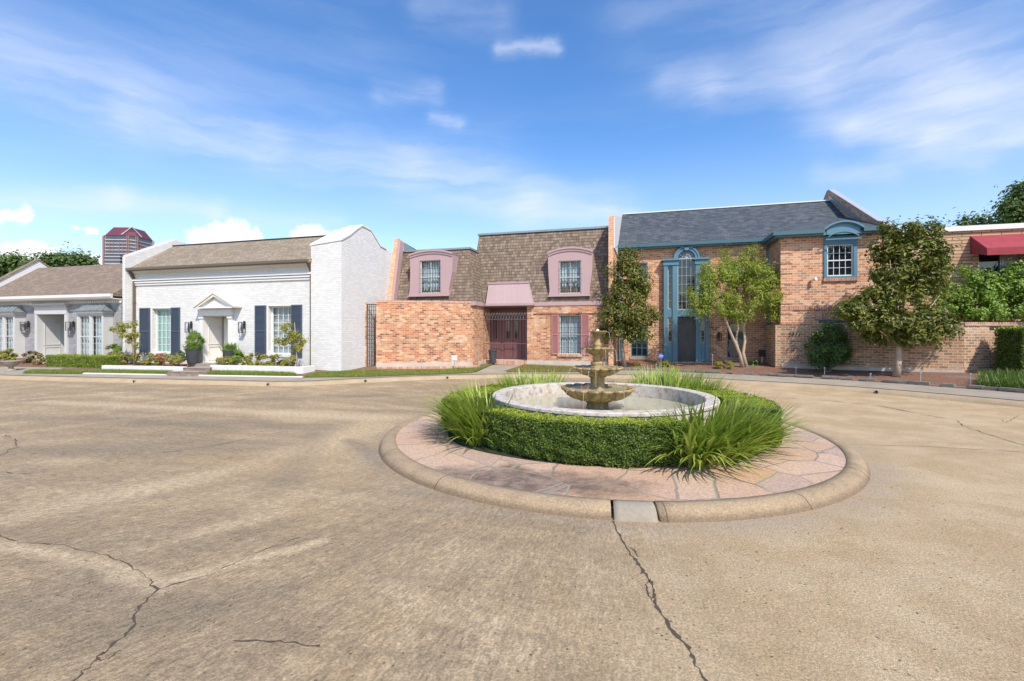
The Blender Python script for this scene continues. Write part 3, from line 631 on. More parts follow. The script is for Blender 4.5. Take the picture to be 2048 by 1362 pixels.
mb.build('pediment_roof', M['cream'], t_)
GRP = 'lanterns beside the white house door'
lantern('black box lantern on white brick, left of the pedimented door above the domed topiary', X(383, Q), Q, Zp(381, 655, Q), .24, .52, .22, group=GRP)
lantern('black box lantern on white brick, between the pedimented door and the right navy shutter', X(489, Q), Q, Zp(486, 655, Q), .24, .52, .22, group=GRP)

# ================================================================== GREY HOUSE
Q = 18.95
t_ = thing('grey_house', 'low grey painted brick house with a brown roof and two zinc-hooded bay windows', 'house', (X(110, Q), Q, .3)); s0, s1 = -39.4, X(243.5, Q)
zE = Zp(240, 588, 18.5)
dr = (X(78, Q), X(132.5, Q), Zp(105, 716, Q), Zp(105, 628.5, Q)); wd = .3
mb = MB().wall(s0, s1, .1, zE-.2, Q, [(*dr, 0)], .3); mb.box(s0, s0+.3, Q+.31, 24.5, .1, zE-.2).box(s1-.3, s1, Q+.31, 24.5, .1, zE-.2).box(s0+.3, s1-.3, 24.2, 24.5, .1, zE-.2); mb.build('wall', M['grey_brick'], t_)
qr, zr = 21.5, 6.37
MB().prism_x([(18.5, zE), (qr, zr), (24.8, zE), (24.8, zE-.1), (18.5, zE-.1)], s0, s1).build('roof', M['roof_grey'], t_)
MB().prism_x([(18.36, zE+.03), (18.5, zE+.03), (18.5, zE-.22), (18.42, zE-.22), (18.36, zE-.12)], s0, s1).build('gutter', M['offwhite'], t_)
bx(s0, s1, 18.51, Q-.003, zE-.26, zE-.2).build('soffit', M['greytrim'], t_)
mb = MB().box(s0, s1, Q-.03, Q-.002, zE-.44, zE-.262); x = s0+.1
while x < s1-.1: mb.box(x, x+.07, Q-.09, Q-.031, zE-.43, zE-.27); x += .17
mb.build('dentil_band', M['offwhite'], t_)
pg = [(18.5, zE-.4), (18.5, zE+.35), (qr, zr+.5), (24.8, zE+.35), (24.8, zE-.4)]
MB().prism_x(pg, s0-.3, s0-.003).build('gable_wall', M['greytrim'], t_)
mb = MB(); tp = pg[1:-1]
for (a, za), (b, zb) in zip(tp, tp[1:]): mb.hexa([(s0-.36, a, za), (s0+.05, a, za), (s0+.05, b, zb), (s0-.36, b, zb)], [(s0-.36, a, za+.1), (s0+.05, a, za+.1), (s0+.05, b, zb+.1), (s0-.36, b, zb+.1)])
mb.build('coping', M['roof_grey'], t_)
for (xa, xb) in ((153.5, 206.5), (-33, 29)):
    qb = Q-.5; a, b = X(xa, qb), X(xb, qb); z0, z1 = Zp(180, 716, qb), Zp((xa+xb)/2, 631, qb)
    if xa < 0: a, b = b-(X(206.5, qb)-X(153.5, qb)), b; z0, z1 = Zp(180, 716, qb), Zp(180, 631, qb)
    by_ = MB().box(a, b, qb, Q-.003, z0-.3, z0).box(a, b, qb, Q-.003, z1-.0, z1+.12); mw = (b-a)
    for x0, x1 in ((a, a+.14), (a+mw/2-.06, a+mw/2+.06), (b-.14, b)): by_.box(x0, x1, qb, qb+.12, z0, z1)
    by_.box(a, a+.1, qb+.121, Q-.003, z0, z1).box(b-.1, b, qb+.121, Q-.003, z0, z1)
    by_.box(a-.12, b+.12, qb-.12, Q-.003, z1+.121, z1+.25)
    bo = by_.build('bay_window', M['baytrim'], t_)
    for x0, x1 in ((a+.143, a+mw/2-.063), (a+mw/2+.063, b-.143)): window(bo, x0, x1, z0+.003, z1-.003, qb, 3, 6, M['baytrim'], M['glass'], rec=.1, fw=.045, back='curtain', name='sash')
    hz = z1+.255; pr = [(0, 0), (.12, .03), (.25, .12), (.36, .24), (.44, .36)]
    mb = MB(); n = 0
    for (d_, h_), (d2, h2) in zip(pr, pr[1:]):
        e, e2 = .2-d_, .2-d2
        mb.hexa([(a-e, qb-.2+d_, hz+h_), (b+e, qb-.2+d_, hz+h_), (b+e, Q-.004, hz+h_), (a-e, Q-.004, hz+h_)], [(a-e2, qb-.2+d2, hz+h2), (b+e2, qb-.2+d2, hz+h2), (b+e2, Q-.004, hz+h2), (a-e2, Q-.004, hz+h2)])
    for i in range(6):
        f = i/5; mb.tube([(a-.2+d_+(b-a+.4-2*d_)*f, qb-.21+d_, hz+h_+.012) for d_, h_ in pr], .018, 5)
    mb.build('bay_hood', M['zinc'], t_)
a, b, c0, d0 = dr; dep = 1.3
mb = MB().quad((a, Q, c0), (a, Q+dep, c0), (a, Q+dep, d0), (a, Q, d0)).quad((b, Q, c0), (b, Q+dep, c0), (b, Q+dep, d0), (b, Q, d0)).quad((a, Q, d0), (b, Q, d0), (b, Q+dep, d0), (a, Q+dep, d0)).quad((a, Q, c0), (b, Q, c0), (b, Q+dep, c0), (a, Q+dep, c0))
for zl, zh in ((c0+.1, c0+.62), (c0+.74, d0-.5)):
    for y0, y1, z0_, z1_ in ((.25, 1.05, zl, zl+.03), (.25, 1.05, zh-.03, zh), (.25, .28, zl+.03, zh-.03), (1.02, 1.05, zl+.03, zh-.03)): mb.box(a+.003, a+.03, Q+y0, Q+y1, z0_, z1_)
mb.build('porch_lining', M['baytrim'], t_)
bx(a, b, Q+dep, Q+dep+.05, c0, d0).build('door', M['navy'], t_)
mb = MB().box(a-.2, a-.005, Q-.1, Q-.003, c0-.1, d0).box(b+.005, b+.2, Q-.1, Q-.003, c0-.1, d0).box(a-.2, b+.2, Q-.12, Q-.003, d0+.003, d0+.42)
for k, (z_, e) in enumerate(((.423, .05), (.48, .13), (.54, .22))): mb.box(a-.2-e, b+.2+e, Q-.12-e, Q-.003, d0+z_, d0+z_+.055)
mb.build('door_surround', M['baytrim'], t_)
GRP = 'lanterns beside the grey house door'
lantern('wide dark lantern on grey brick, between the left bay window and the grey house door', X(57, Q), Q, Zp(53, 652.5, Q), .42, .52, .24, group=GRP)
lantern('wide dark lantern on grey brick, between the grey house door and the right bay window', X(147, Q), Q, Zp(143, 652.5, Q), .4, .5, .24, group=GRP)

# ================================================================== PINK-TRIMMED HOUSE
t_ = thing('mansard_house', 'salmon brick house with a brown shake mansard roof and dusty pink dormers and trim', 'house', (-5, 24, .45)); PK = t_
QW, QM = 22.5, 24.0; zE = 3.6; eR = -1.92
sWL, sWR = -13.14, X(948.4, QW); zT1 = Zp(942, 498, 23.4); zT2 = Zp(1085, 464, 25.0)
MB().hexa([(sWL, QW, zE), (sWR, QW, zE), (sWR, 31, zE), (sWL, 31, zE)], [(sWL, 23.4, zT1), (X(938.7, 23.4), 23.4, zT1), (X(938.7, 23.4), 30.5, zT1), (sWL, 30.5, zT1)]).build('mansard_roof', M['roof_shake'], t_)
sML = X(937, QM); MB().hexa([(sML, QM, zE), (eR, QM, zE), (eR, 33, zE), (sML, 33, zE)], [(X(958, 25.), 25., zT2), (eR, 25., zT2), (eR, 32, zT2), (X(958, 25.), 32, zT2)]).build('mansard_roof', M['roof_shake'], t_)
mb = MB(); mb.box(sWL, X(938.7, 23.4)+.05, 23.33, 30.5, zT1+.003, zT1+.10); mb.box(X(958, 25.)-.05, eR, 24.92, 32, zT2+.003, zT2+.11); mb.build('parapet_cap', M['zinc'], t_)
mb = MB(); mb.box(sWL, sWR+.1, QW-.1, QW-.003, zE-.14, zE+.05); mb.box(sWR+.003, sWR+.1, QW, QM-.1, zE-.14, zE+.05); mb.box(sWR+.1, eR, QM-.1, QM-.003, zE-.14, zE+.05); mb.build('fascia', M['pink'], t_)
bx(sWR+.002, X(1056, QM)+.1, QM-.09, QM+1.3, zE-.2, zE-.145).build('porch_ceiling', M['mauve'], t_)
# walls
dS0, dS1 = X(977, QM), X(1056, QM)
wl = rect(1118, 1161.5, 630, 708, QM)
mb = MB().wall(dS1, eR, .2, zE-.141, QM, [wl], .2)
mb.build('wall', M['pink_brick'], t_); bx(dS1, dS1+.3, QM+.21, QM+1.35, .2, zE-.141).build('porch_wall', M['pink_brick'], t_); bx(sWR-.3, sWR-.003, QW+.02, QM+1.35, .2, zE-.15).build('porch_wall', M['pink_brick'], t_); bx(sWL, sWR-.31, QW+.1, QW+.3, .2, zE-.15).build('wing_wall', M['pink_brick'], t_); bx(sWL, eR, 32.5, 32.8, .2, zE-.01).build('rear_wall', M['pink_brick'], t_)
mb = MB().box(dS1-.02, X(1067.5, QM), QM-.12, QM-.003, .2, zE-.145).box(X(1067.5, QM)+.002, eR, QM-.06, QM-.003, zE-.55, zE-.145); mb.build('pilaster', M['pink_brick'], t_)
bx(dS1-.03, eR, QM-.16, QM-.121, .2, .62).build('footing', M['foot'], t_)
wo_ = window(t_, *wl, QM, 2, 2, M['white'], M['glass'], rec=.12, fw=.06, back='curtain'); grille(wo_, wl[0]+.02, wl[1]-.02, wl[2]+.02, wl[3]-.02, QM+.03, 9, (.02, .15, .28, .42, .55, .68, .82, .98))
for a, b in ((1103, 1117.2), (1162.2, 1178)): shutter(t_, X(a, QM), X(b, QM), wl[2]-.03, wl[3]+.02, QM-.01, M['rose'])
bx(wl[0]-.06, wl[1]+.06, QM-.09, QM+.1, wl[2]-.13, wl[2]-.003).build('sill', M['sol_pink'], t_)
# canopy over the entrance
a, b, zt_ = X(972, QM-.35), X(1066, QM-.35), Zp(1010, 568, QM+.1)
mb = MB().hexa([(a, QM-.35, zE+.0), (b, QM-.35, zE+.0), (b, QM+.2, zE+.0), (a, QM+.2, zE+.0)], [(a+.02, QM+.04, zt_), (X(1057, QM+.04), QM+.04, zt_), (X(1057, QM+.04), QM+.3, zt_), (a+.02, QM+.3, zt_)])
mb.box(a-.03, b+.03, QM-.38, QM+.2, zE-.12, zE-.003)
for i in range(6): f = i/5; mb.tube([(a+(b-a)*f, QM-.352, zE+.0), (a+.02+(X(1057, QM+.04)-a-.02)*f, QM+.036, zt_)], .010, 5)
mb.box(a, X(1057, QM), QM+.0, QM+.3, zt_+.003, zt_+.09); mb.build('entrance_canopy', M['pinkm'], t_)
# door in the recess
zd = Zp(1010, 720.5, QM); yd = QM+1.05
dm = bx(dS0-.9, dS1, yd, yd+.04, zd, zE-.2)
for x0, x1 in ((X(985, yd), X(999, yd)), (X(1012, yd), X(1024, yd)), (X(1029, yd), X(1041, yd))):
    dm.box(x0-.08, x1+.08, yd-.05, yd-.003, zd+.05, zd+2.35); dm.box(x0, x1, yd-.065, yd-.051, zd+.12, zd+.8)
do = dm.build('door', M['mauve'], t_)
for x0, x1 in ((X(1013.5, yd), X(1020, yd)), (X(1030, yd), X(1037, yd)), (X(988, yd), X(995, yd))): bx(x0, x1, yd-.062, yd-.053, zd+1.15, zd+2.25).build('pane', M['darkglass'], do)
bx(sWR+.003, dS1-.02, QM-.25, yd, zd-.3, zd-.003).build('porch_step', M['sol_pink'], t_)
# dormers
def dormer(x0, x1, xb0, xb1, yt, ysp, yb, wx0, wx1, wy0, wy1, q):
    xm = (x0+x1)/2; zs, zt, zb = Zp(xm, ysp, q), Zp(xm, yt, q), Zp(xm, yb, q); a, b, a2, b2 = X(x0, q), X(x1, q), X(xb0, q), X(xb1, q)
    cx = (a+b)/2; hw = (b-a)/2; rise = zt-zs; R = (hw*hw+rise*rise)/(2*rise); cz = zt-R; th = math.asin(hw/R)
    top = [(cx+R*math.sin(th*(1-2*i/16)), cz+R*math.cos(th*(1-2*i/16))) for i in range(17)]
    wz0, wz1 = Zp((wx0+wx1)/2, wy1, q), Zp((wx0+wx1)/2, wy0, q); wa, wb = X(wx0, q), X(wx1, q)
    def edge(z, lo, hi):  # side line flares out at top and foot
        return lo
    mb = MB(); y0, y1 = q, q+1.0
    zk = zs-(zs-zb)*.42
    Lp = [(a, zs), (a+.03, zk), (a2+.06, zb+.25), (a2, zb)]; Rp = [(b, zs), (b-.03, zk), (b2-.02, zb+.25), (b2, zb)]
    mb.prism([(wa, zb), *reversed(Lp), (wa, zs)][0:0] or [(Lp[3][0], zb), (wa, zb), (wa, zs), (a, zs), Lp[1], Lp[2]], y0, y1)
    mb.prism([(wb, zb), (b2, zb), Rp[2], Rp[1], (b, zs), (wb, zs)], y0, y1)
    mb.prism([(wa, zb), (wb, zb), (wb, wz0), (wa, wz0)], y0+.001, y1); mb.prism([(wa, wz1), (wb, wz1), (wb, zs), (wa, zs)], y0+.001, y1)
    mb.prism([(a, zs), *[(x, z) for x, z in reversed(top)][1:-1], (b, zs)], y0, y1+.2)
    d = mb.build('dormer', M['pink'], t_)
    mb = MB()
    for i in range(16):
        (xa, za), (xb_, zb_) = top[i], top[i+1]; fx = lambda x, z, e: (x+(x-cx)/R*e, z+(z-cz)/R*e)
        mb.prism([fx(xa, za, .012), fx(xa, za, .10), fx(xb_, zb_, .10), fx(xb_, zb_, .012)], y0-.09, y1+.25); mb.prism([fx(xa, za, -.10), fx(xa, za, .011), fx(xb_, zb_, .011), fx(xb_, zb_, -.10)], y0-.045, y0-.002)
    mb.build('dormer_hood', M['pink'], d)
    wn_ = window(d, wa, wb, wz0, wz1, q, 2, 2, M['white'], M['glass'], rec=.1, fw=.05, back='curtain'); grille(wn_, wa+.02, wb-.02, wz0+.02, wz1-.02, q-.01, 8, (.02, .15, .30, .45, .60, .75, .98))
    bx(a2-.04, b2+.04, q-.07, q-.002, zb-.06, zb+.0).build('sill', M['pink'], d)
dormer(819.5, 905.5, 817, 898, 503.5, 511, 590.5, 840, 881, 520.5, 586.5, QW-.02)
dormer(1095.5, 1185.5, 1097, 1180, 498, 507, 590.5, 1118, 1162, 521, 587, QM-.02)
# party walls that rise between the roofs
a = sC+.02; zp = Zp(772, 478, 23.0)
MB().prism_x([(22.2, .2), (22.2, 3.7), (22.95, zp), (23.5, zp-.1), (27.5, zp-.75), (27.5, .2)], a, -13.145).build('party_wall', M['chim'], t_)
mb = MB().hexa([(-13.14, 22.25, 3.7), (-13.02, 22.25, 3.7), (-13.02, 22.6, 3.7), (-13.14, 22.6, 3.7)], [(-13.14, 23.0, zp-.15), (-13.02, 23.0, zp-.15), (-13.02, 23.4, zp-.15), (-13.14, 23.4, zp-.15)]); mb.build('edge_trim', M['pink'], t_)
MB().prism_x([(23.6, zT1+.1), (23.6, zp-.14), (27.5, zp-.78), (27.5, zT1+.1)], -13.142, -13.1).build('parapet_cladding', M['zinc'], t_)
a, b = X(1217, 23.6), X(1226.3, 23.6); zp = Zp(1221, 432, 23.6)
MB().prism_x([(23.6, .2), (23.6, zp), (32, zp+1.9), (32, .2)], a, b).build('party_wall', M['chim'], t_)
MB().prism_x([(23.95, 6.3), (23.95, zp+.03), (31.5, zp+1.8), (31.5, 6.3)], b+.003, b+.05).build('parapet_cladding', M['greytrim'], t_)
SB = b+.06

# courtyard wall in front of it, with a narrow iron gate
P0, P1, P2 = Vector((sC+.03, 20.1)), None, None
def cw(px):  # point on the courtyard wall line at this bearing
    a_, b_ = ray(px); A, B = Vector((X(720, 20.1), 20.1)), Vector((X(944, 22.35), 22.35)); d = B-A
    k = (A.x*d.y-A.y*d.x)/(a_*d.y-b_*d.x); return Vector((a_*k, b_*k))
cwd = (cw(944)-cw(720)).normalized(); cwn = Vector((-cwd.y, cwd.x)); zC = 3.57
t_ = thing('courtyard_wall', 'tall blotchy salmon brick courtyard wall with a rounded right corner and concrete footing', 'wall', (cw(840).x, cw(840).y, .4))
def wallseg(pts, th, z0, z1):
    L = [p for p in pts]; out = []
    for i, p_ in enumerate(L):
        d = (L[min(i+1, len(L)-1)]-L[max(i-1, 0)]).normalized(); out.append(p_+Vector((-d.y, d.x))*th)
    mb = MB()
    for i in range(len(L)-1): mb.hexa([(*L[i], z0), (*L[i+1], z0), (*out[i+1], z0), (*out[i], z0)], [(*L[i], z1), (*L[i+1], z1), (*out[i+1], z1), (*out[i], z1)])
    return mb
end = [cw(x) for x in (752, 800, 850, 900, 935)]
r0 = cw(935); e2 = Vector((sWR+.0, r0.y+1.6)); ctl = Vector((sWR+.0, r0.y+.18))
curve = [r0.lerp(ctl, f).lerp(ctl.lerp(e2, f), f) for f in (.2, .4, .6, .8, 1.)]
path = end+curve
mb = wallseg(path, .3, .3, zC); mb.build('wall', M['pink_brick'], t_, fix=True)
mb = wallseg([p_-cwn*.015 for p_ in path], .33, zC+.003, zC+.1); mb.build('cap', M['sol_pink'], t_)
mb = wallseg([p_-cwn*.05 for p_ in path], .05, .2, .575); mb.build('footing', M['foot'], t_)
mb = wallseg([cw(720.5), cw(733)], .3, .2, zC+.02); mb.build('gate_pier', M['pink_brick'], t_)
mb = wallseg([cw(733.2)+cwn*.9, cw(751.8)+cwn*.9], .2, .2, zC-.1); mb.build('back_wall', M['pink_brick'], t_)
ed = [cw(x)-cwn*.55 for x in (757, 800, 850, 900, 935)]+[cw(950)-cwn*.42, cw(960)-cwn*.2]
wallseg(ed, .12, .1, .42).build('brick_edging', M['sol_pink'], t_)
g_ = thing('side_gate', 'narrow black iron lattice gate in the gap left of the courtyard wall', 'gate', (*cw(742), .4))
mb = MB(); A, B = cw(733.8)+cwn*.1, cw(751.4)+cwn*.1
for i in range(5): p_ = A.lerp(B, i/4); mb.tube([(*p_, .45), (*p_, zC-.1)], .014, 5)
for k in range(15): z = .5+(zC-.7)*k/14; mb.tube([(*A, z), (*B, z)], .010, 5)
mb.build('lattice', M['black'], g_); mb = MB()
for p_ in (A, B): mb.tube([(*p_, .4), (*p_, zC-.08)], .024, 6)
mb.tube([(*A, zC-.1), (*B, zC-.1)], .022, 6); mb.build('frame', M['black'], g_)
# iron entrance gate
g_ = thing('entrance_gate', 'tall thin iron gate of upright bars with curled tops across the mauve entrance', 'gate', ((sWR+dS1)/2, QM-.15, zd))
mb = MB(); n = 15; A, B = sWR+.05, dS1-.08; zl = Zp(1010, 639, QM-.15)
for i in range(n+1): x = A+(B-A)*i/n; mb.tube([(x, QM-.15, zd+.05), (x, QM-.15, zl+(.42 if i % 2 else .3))], .0075, 5)
mb.build('bars', M['mauve'], g_); mb = MB()
for z in (zd+.08, zl, zd+.9): bx(A, B, QM-.165, QM-.135, z-.015, z+.015).build('rail', M['mauve'], g_)
mb = MB()
for i in range(n): x = A+(B-A)*(i+.5)/n; mb.tube([(x-.07, QM-.15, zl+.03), (x-.03, QM-.15, zl+.2), (x+.03, QM-.15, zl+.36), (x+.06, QM-.15, zl+.3), (x+.03, QM-.15, zl+.24)], .008, 4)
mb.build('scrollwork', M['zinc'], g_)
# litter bin and little sign
c = at(975, 722, 24.0); bn = thing('trash_bin', 'dark plastic trash bin with a lid beside the iron entrance gate', 'bin', (c.x, QM-.45, .45)); bp = (c.x, QM-.45)
MB().lathe([(.0, .46), (.17, .46), (.22, 1.08), (.0, 1.08)], *bp, 12).build('body', M['charcoal'], bn); MB().lathe([(.0, 1.09), (.24, 1.09), (.24, 1.14), (.15, 1.19), (.0, 1.2)], *bp, 12).build('lid', M['charcoal'], bn)
p_ = cw(908)-cwn*.75; sg = thing('lawn_sign', 'small blank white sign on a stake before the courtyard wall', 'sign', (p_.x, p_.y, .42))
bx(p_.x-.14, p_.x+.14, p_.y-.01, p_.y+.01, .72, .96).build('sign_board', M['white'], sg); bx(p_.x-.015, p_.x+.015, p_.y+.011, p_.y+.03, .35, .9).build('stake', M['silver'], sg)
# ================================================================== RED BRICK HOUSE WITH BLUE-GREY TRIM
t_ = thing('brick_house', 'two-storey red brick house with slate roof and blue-grey arched entrance window', 'house', (4, 27, .5)); BH = t_
QA, QB = 27.0, 24.6; sL = SB; sW = X(1562, QB); sE = 10.0; zA, zB = 6.86, 6.68
wins = [rect(1261.6, 1296, 646, 714, QA), rect(1262, 1294.5, 527, 588, QA), rect(1454, 1489, 645, 716, QA), rect(1455, 1490, 524, 588, QA)]
MB().wall(sL, sW, .2, zA-.1, QA, wins, .15).build('wall', M['blue_brick'], t_)
bx(sL, sL+.2, QA+.16, 33, .2, zA-.2).build('side_wall', M['blue_brick'], t_); bx(sL+.2, sE, 34, 34.2, .2, zA-.2).build('rear_wall', M['blue_brick'], t_)
wb = rect(1653.5, 1706, 489, 552, QB); wl = rect(1637, 1725, 640, 690, QB)
mb = MB().wall(sW, sE, .2, zB-.05, QB, [wb, wl], .15); mb.quad((sW, QB, .2), (sW, QA+.1, .2), (sW, QA+.1, zB-.05), (sW, QB, zB-.05)); mb.build('wing_wall', M['blue_brick'], t_)
for wv_, nm in zip(wins, range(4)):
    o_ = window(t_, *wv_, QA, 3, 4, M['teal'], M['darkglass'], rec=.1, fw=.06)
    bx(wv_[0]-.05, wv_[1]+.05, QA-.07, QA+.1, wv_[2]-.14, wv_[2]-.003).build('sill', M['soldier'], t_)
    MB().hexa([(wv_[0]-.02, QA-.02, wv_[3]+.003), (wv_[1]+.02, QA-.02, wv_[3]+.003), (wv_[1]+.02, QA-.003, wv_[3]+.003), (wv_[0]-.02, QA-.003, wv_[3]+.003)], [(wv_[0]-.14, QA-.02, wv_[3]+.3), (wv_[1]+.14, QA-.02, wv_[3]+.3), (wv_[1]+.14, QA-.003, wv_[3]+.3), (wv_[0]-.14, QA-.003, wv_[3]+.3)]).build('lintel', M['soldier'], t_)
o_ = window(t_, *wb, QB, 4, 4, M['white'], M['darkglass'], rec=.06, fw=.05)
a, b = X(1647.5, QB), X(1713.5, QB); zt, z0 = Zp(1680, 468, QB), Zp(1680, 556, QB)
mb = MB().box(a, wb[0]-.003, QB-.07, QB-.003, z0, wb[3]).box(wb[1]+.003, b, QB-.07, QB-.003, z0, wb[3]).box(wb[0]-.002, wb[1]+.002, QB-.065, QB-.003, z0, wb[2]-.003).box(a, b, QB-.08, QB-.003, wb[3]+.003, zt+.25)
cx, hw, rs_ = (a+b)/2, (b-a)/2+.14, .32; R = (hw*hw+rs_*rs_)/(2*rs_); zz0 = Zp(1680, 459.5, QB); cz = zz0+rs_-R; th = math.asin(hw/R)
mb.arc(cx, cz, R-.07, R, QB-.50, QB+.5, math.pi/2-th, math.pi/2+th, 18); mb.arc(cx, cz, R-.115, R-.071, QB-.42, QB+.5, math.pi/2-th*.93, math.pi/2+th*.93, 18)
for i in range(10):
    x0, x1 = a+(b-a)*i/10, a+(b-a)*(i+1)/10; f = lambda x: cz+math.sqrt(max(R*R-(x-cx)**2, 0))-.118
    mb.hexa([(x0, QB-.37, zB-.2), (x1, QB-.37, zB-.2), (x1, QB-.082, zB-.2), (x0, QB-.082, zB-.2)], [(x0, QB-.37, f(x0)), (x1, QB-.37, f(x1)), (x1, QB+.4, f(x1)), (x0, QB+.4, f(x0))])
za_, zb_ = Zp(1680, 478, QB), Zp(1680, 470, QB)
for i in range(8):
    x0, x1 = cx-.6+1.2*i/8, cx-.6+1.2*(i+1)/8; g_ = lambda x: zb_+.22*(1-((x-cx)/.6)**2)-.1
    mb.hexa([(x0, QB-.40, g_(x0)-.05), (x1, QB-.40, g_(x1)-.05), (x1, QB-.371, g_(x1)-.05), (x0, QB-.371, g_(x0)-.05)], [(x0, QB-.40, g_(x0)), (x1, QB-.40, g_(x1)), (x1, QB-.371, g_(x1)), (x0, QB-.371, g_(x0))])
mb.box(cx-.68, cx+.68, QB-.40, QB-.371, za_-.08, za_-.03)
mb.build('window_surround', M['teal'], t_)
bx(a-.03, b+.03, QB-.09, QB-.003, z0-.14, z0-.003).build('sill', M['soldier'], t_)
window(t_, *wl, QB, 3, 2, M['teal'], M['darkglass'], rec=.1, fw=.07)
mb = MB().box(sW-.02, sE, QB-.05, QB-.003, Zp(1620, 620, QB), Zp(1620, 611, QB)).box(wl[0]-.1, wl[1]+.1, QB-.03, QB-.003, wl[3]+.05, wl[3]+.35); mb.build('brick_band', M['soldier'], t_)
mb = MB(); z = .6
while z < zB-.3: mb.box(sW-.022, sW+.48, QB-.035, QB-.003, z, z+.40); mb.box(sW-.022, sW-.003, QB-.003, QB+.4, z, z+.40); z += .47
mb.build('quoins', M['blue_brick'], t_)
# roof, gutters
yr, zr = 31.0, 9.62; zf = lambda y: zA+(zr-zA)*(y-26.65)/(yr-26.65)
rf = MB().prism_x([(26.65, zA), (yr, zr), (35.4, zA), (35.4, zA-.12), (26.65, zA-.12)], sL, sE).build('roof', M['roof_slate'], t_)
A, B_, C_, D_, E_ = (sW-.3, 24.25, zB+.02), (sE, 24.25, zB+.02), (sE, 28.6, zf(28.6)+.02), (sW+2.6, 28.6, zf(28.6)+.02), (sW-.3, 26.62, zA+.0)
MB().add([A, B_, C_, D_, E_, (sW-.3, 24.25, zB-.08), (sE, 24.25, zB-.08), (sE, 28.6, zB-.08), (sW-.3, 26.62, zB-.08)], [(0, 1, 2, 3), (0, 3, 4), (0, 5, 6, 1), (0, 4, 8, 5)]).build('wing_roof', M['roof_slate'], t_)
bx(sL, sE, yr-.12, yr+.12, zr-.02, zr+.045).build('ridge_cap', M['greytrim'], rf)
MB().box(sL, sW-.31, 26.52, 26.65, zA-.14, zA+.03).build('gutter', M['tealdark'], t_); MB().box(sW-.44, a-.1, 24.10, 24.245, zB-.13, zB+.04).box(sW-.44, sW-.305, 24.245, 26.5, zB-.13, zB+.04).build('gutter', M['tealdark'], t_); bx(b+.1, sE, 24.10, 24.245, zB-.13, zB+.04).build('gutter', M['tealdark'], t_)
MB().box(sL, sW-.31, 26.66, QA-.003, zA-.22, zA-.125).box(sW-.3, sE, 24.25, QB-.003, zB-.2, zB-.085).box(sW-.3, sW-.003, QB, 26.6, zB-.2, zB-.085).build('soffit', M['teal'], t_)
downspout(t_, X(1536, 26.8)-.0, QA, .5, zA-.1, M['teal']); downspout(t_, X(1240, QA), QA, .5, zA-.1, M['teal'])
zp1 = 10.25
pp = [(24.55, .2), (24.55, 6.95), (25.1, 7.12), (31.1, zp1), (31.4, zp1), (35.8, 7.4), (35.8, .2)]
pw = MB().prism_x(pp, sE+.003, sE+.22).build('parapet_wall', M['blue_brick'], t_); mb = MB(); tp = pp[1:-1]
for (y0, q0), (y1, q1) in zip(tp, tp[1:]): mb.hexa([(sE-.02, y0, q0+.003), (sE+.245, y0, q0+.003), (sE+.245, y1, q1+.003), (sE-.02, y1, q1+.003)], [(sE-.02, y0, q0+.05), (sE+.245, y0, q0+.05), (sE+.245, y1, q1+.05), (sE-.02, y1, q1+.05)])
mb.build('coping', M['rake'], pw)
mb = MB().hexa([(sE-.04, 26.9, zf(26.9)+.45), (sE-.002, 26.9, zf(26.9)+.45), (sE-.002, yr, zr+.02), (sE-.04, yr, zr+.02)], [(sE-.04, 26.9, zf(26.9)+.65), (sE-.002, 26.9, zf(26.9)+.65), (sE-.002, yr, zr+.3), (sE-.04, yr, zr+.3)]); mb.build('flashing', M['zinc'], pw)
# tall entrance composition
qf, qn = QA-.26, QA-.02
def zz(py): return Zp(1372, py, QA-.2)
xx = lambda px: X(px, QA-.2)
ent = MB(); zb0, zsp, zca = zz(722.5), zz(517), zz(530)
L0, L1, L2, L3, C0, C1, R0, R1, R2, R3 = map(xx, (1327.5, 1335.5, 1345, 1349.5, 1355, 1391, 1396.5, 1401, 1410.5, 1418))
zsp0, zsp1 = zz(633), zz(619.5); zs0, zs1, zl0, zl1 = zz(617.5), zz(534), zz(685.5), zz(634)
for x0, x1 in ((L0, L1), (R2, R3)): ent.box(x0, x1, qf-.06, qn, zb0, zca)
for x0, x1 in ((L2, C0), (C1, R1)): ent.box(x0, x1, qf-.06, qn, zb0, zca)
for x0, x1 in ((L1+.002, L2-.002), (R1+.002, R2-.002)):
    ent.box(x0, x1, qf, qn, zb0, zl0).box(x0, x1, qf, qn, zl1, zs0).box(x0, x1, qf, qn, zs1, zca); ent.box(x0+.05, x1-.05, qf-.02, qf-.002, zb0+.2, zl0-.12)
ent.box(C0+.002, C1-.002, qf-.02, qn, zsp0, zsp1)
cx = (C0+C1)/2; r1_ = (C1-C0)/2-.02; r2_ = xx(1398)-cx
for x0, x1 in ((L0, C0+.02), (C1-.02, R3)): ent.box(x0-.03, x1+.03, qf-.10, qn, zca+.002, zsp-.10).box(x0-.12, x1+.06, qf-.18, qn, zsp-.098, zsp)
ent.arc(cx, zsp+.003, r1_, r2_, qf-.04, qn, 0, math.pi, 24); ent.arc(cx, zsp+.003, r2_-.06, r2_+.02, qf-.08, qf-.041, 0, math.pi, 24)
ent.prism([(cx-.09, zsp+r1_-.02), (cx+.09, zsp+r1_-.02), (cx+.13, zA-.25), (cx-.13, zA-.25)], qf-.12, qf-.041)
eo = ent.build('entrance_surround', M['teal'], t_)
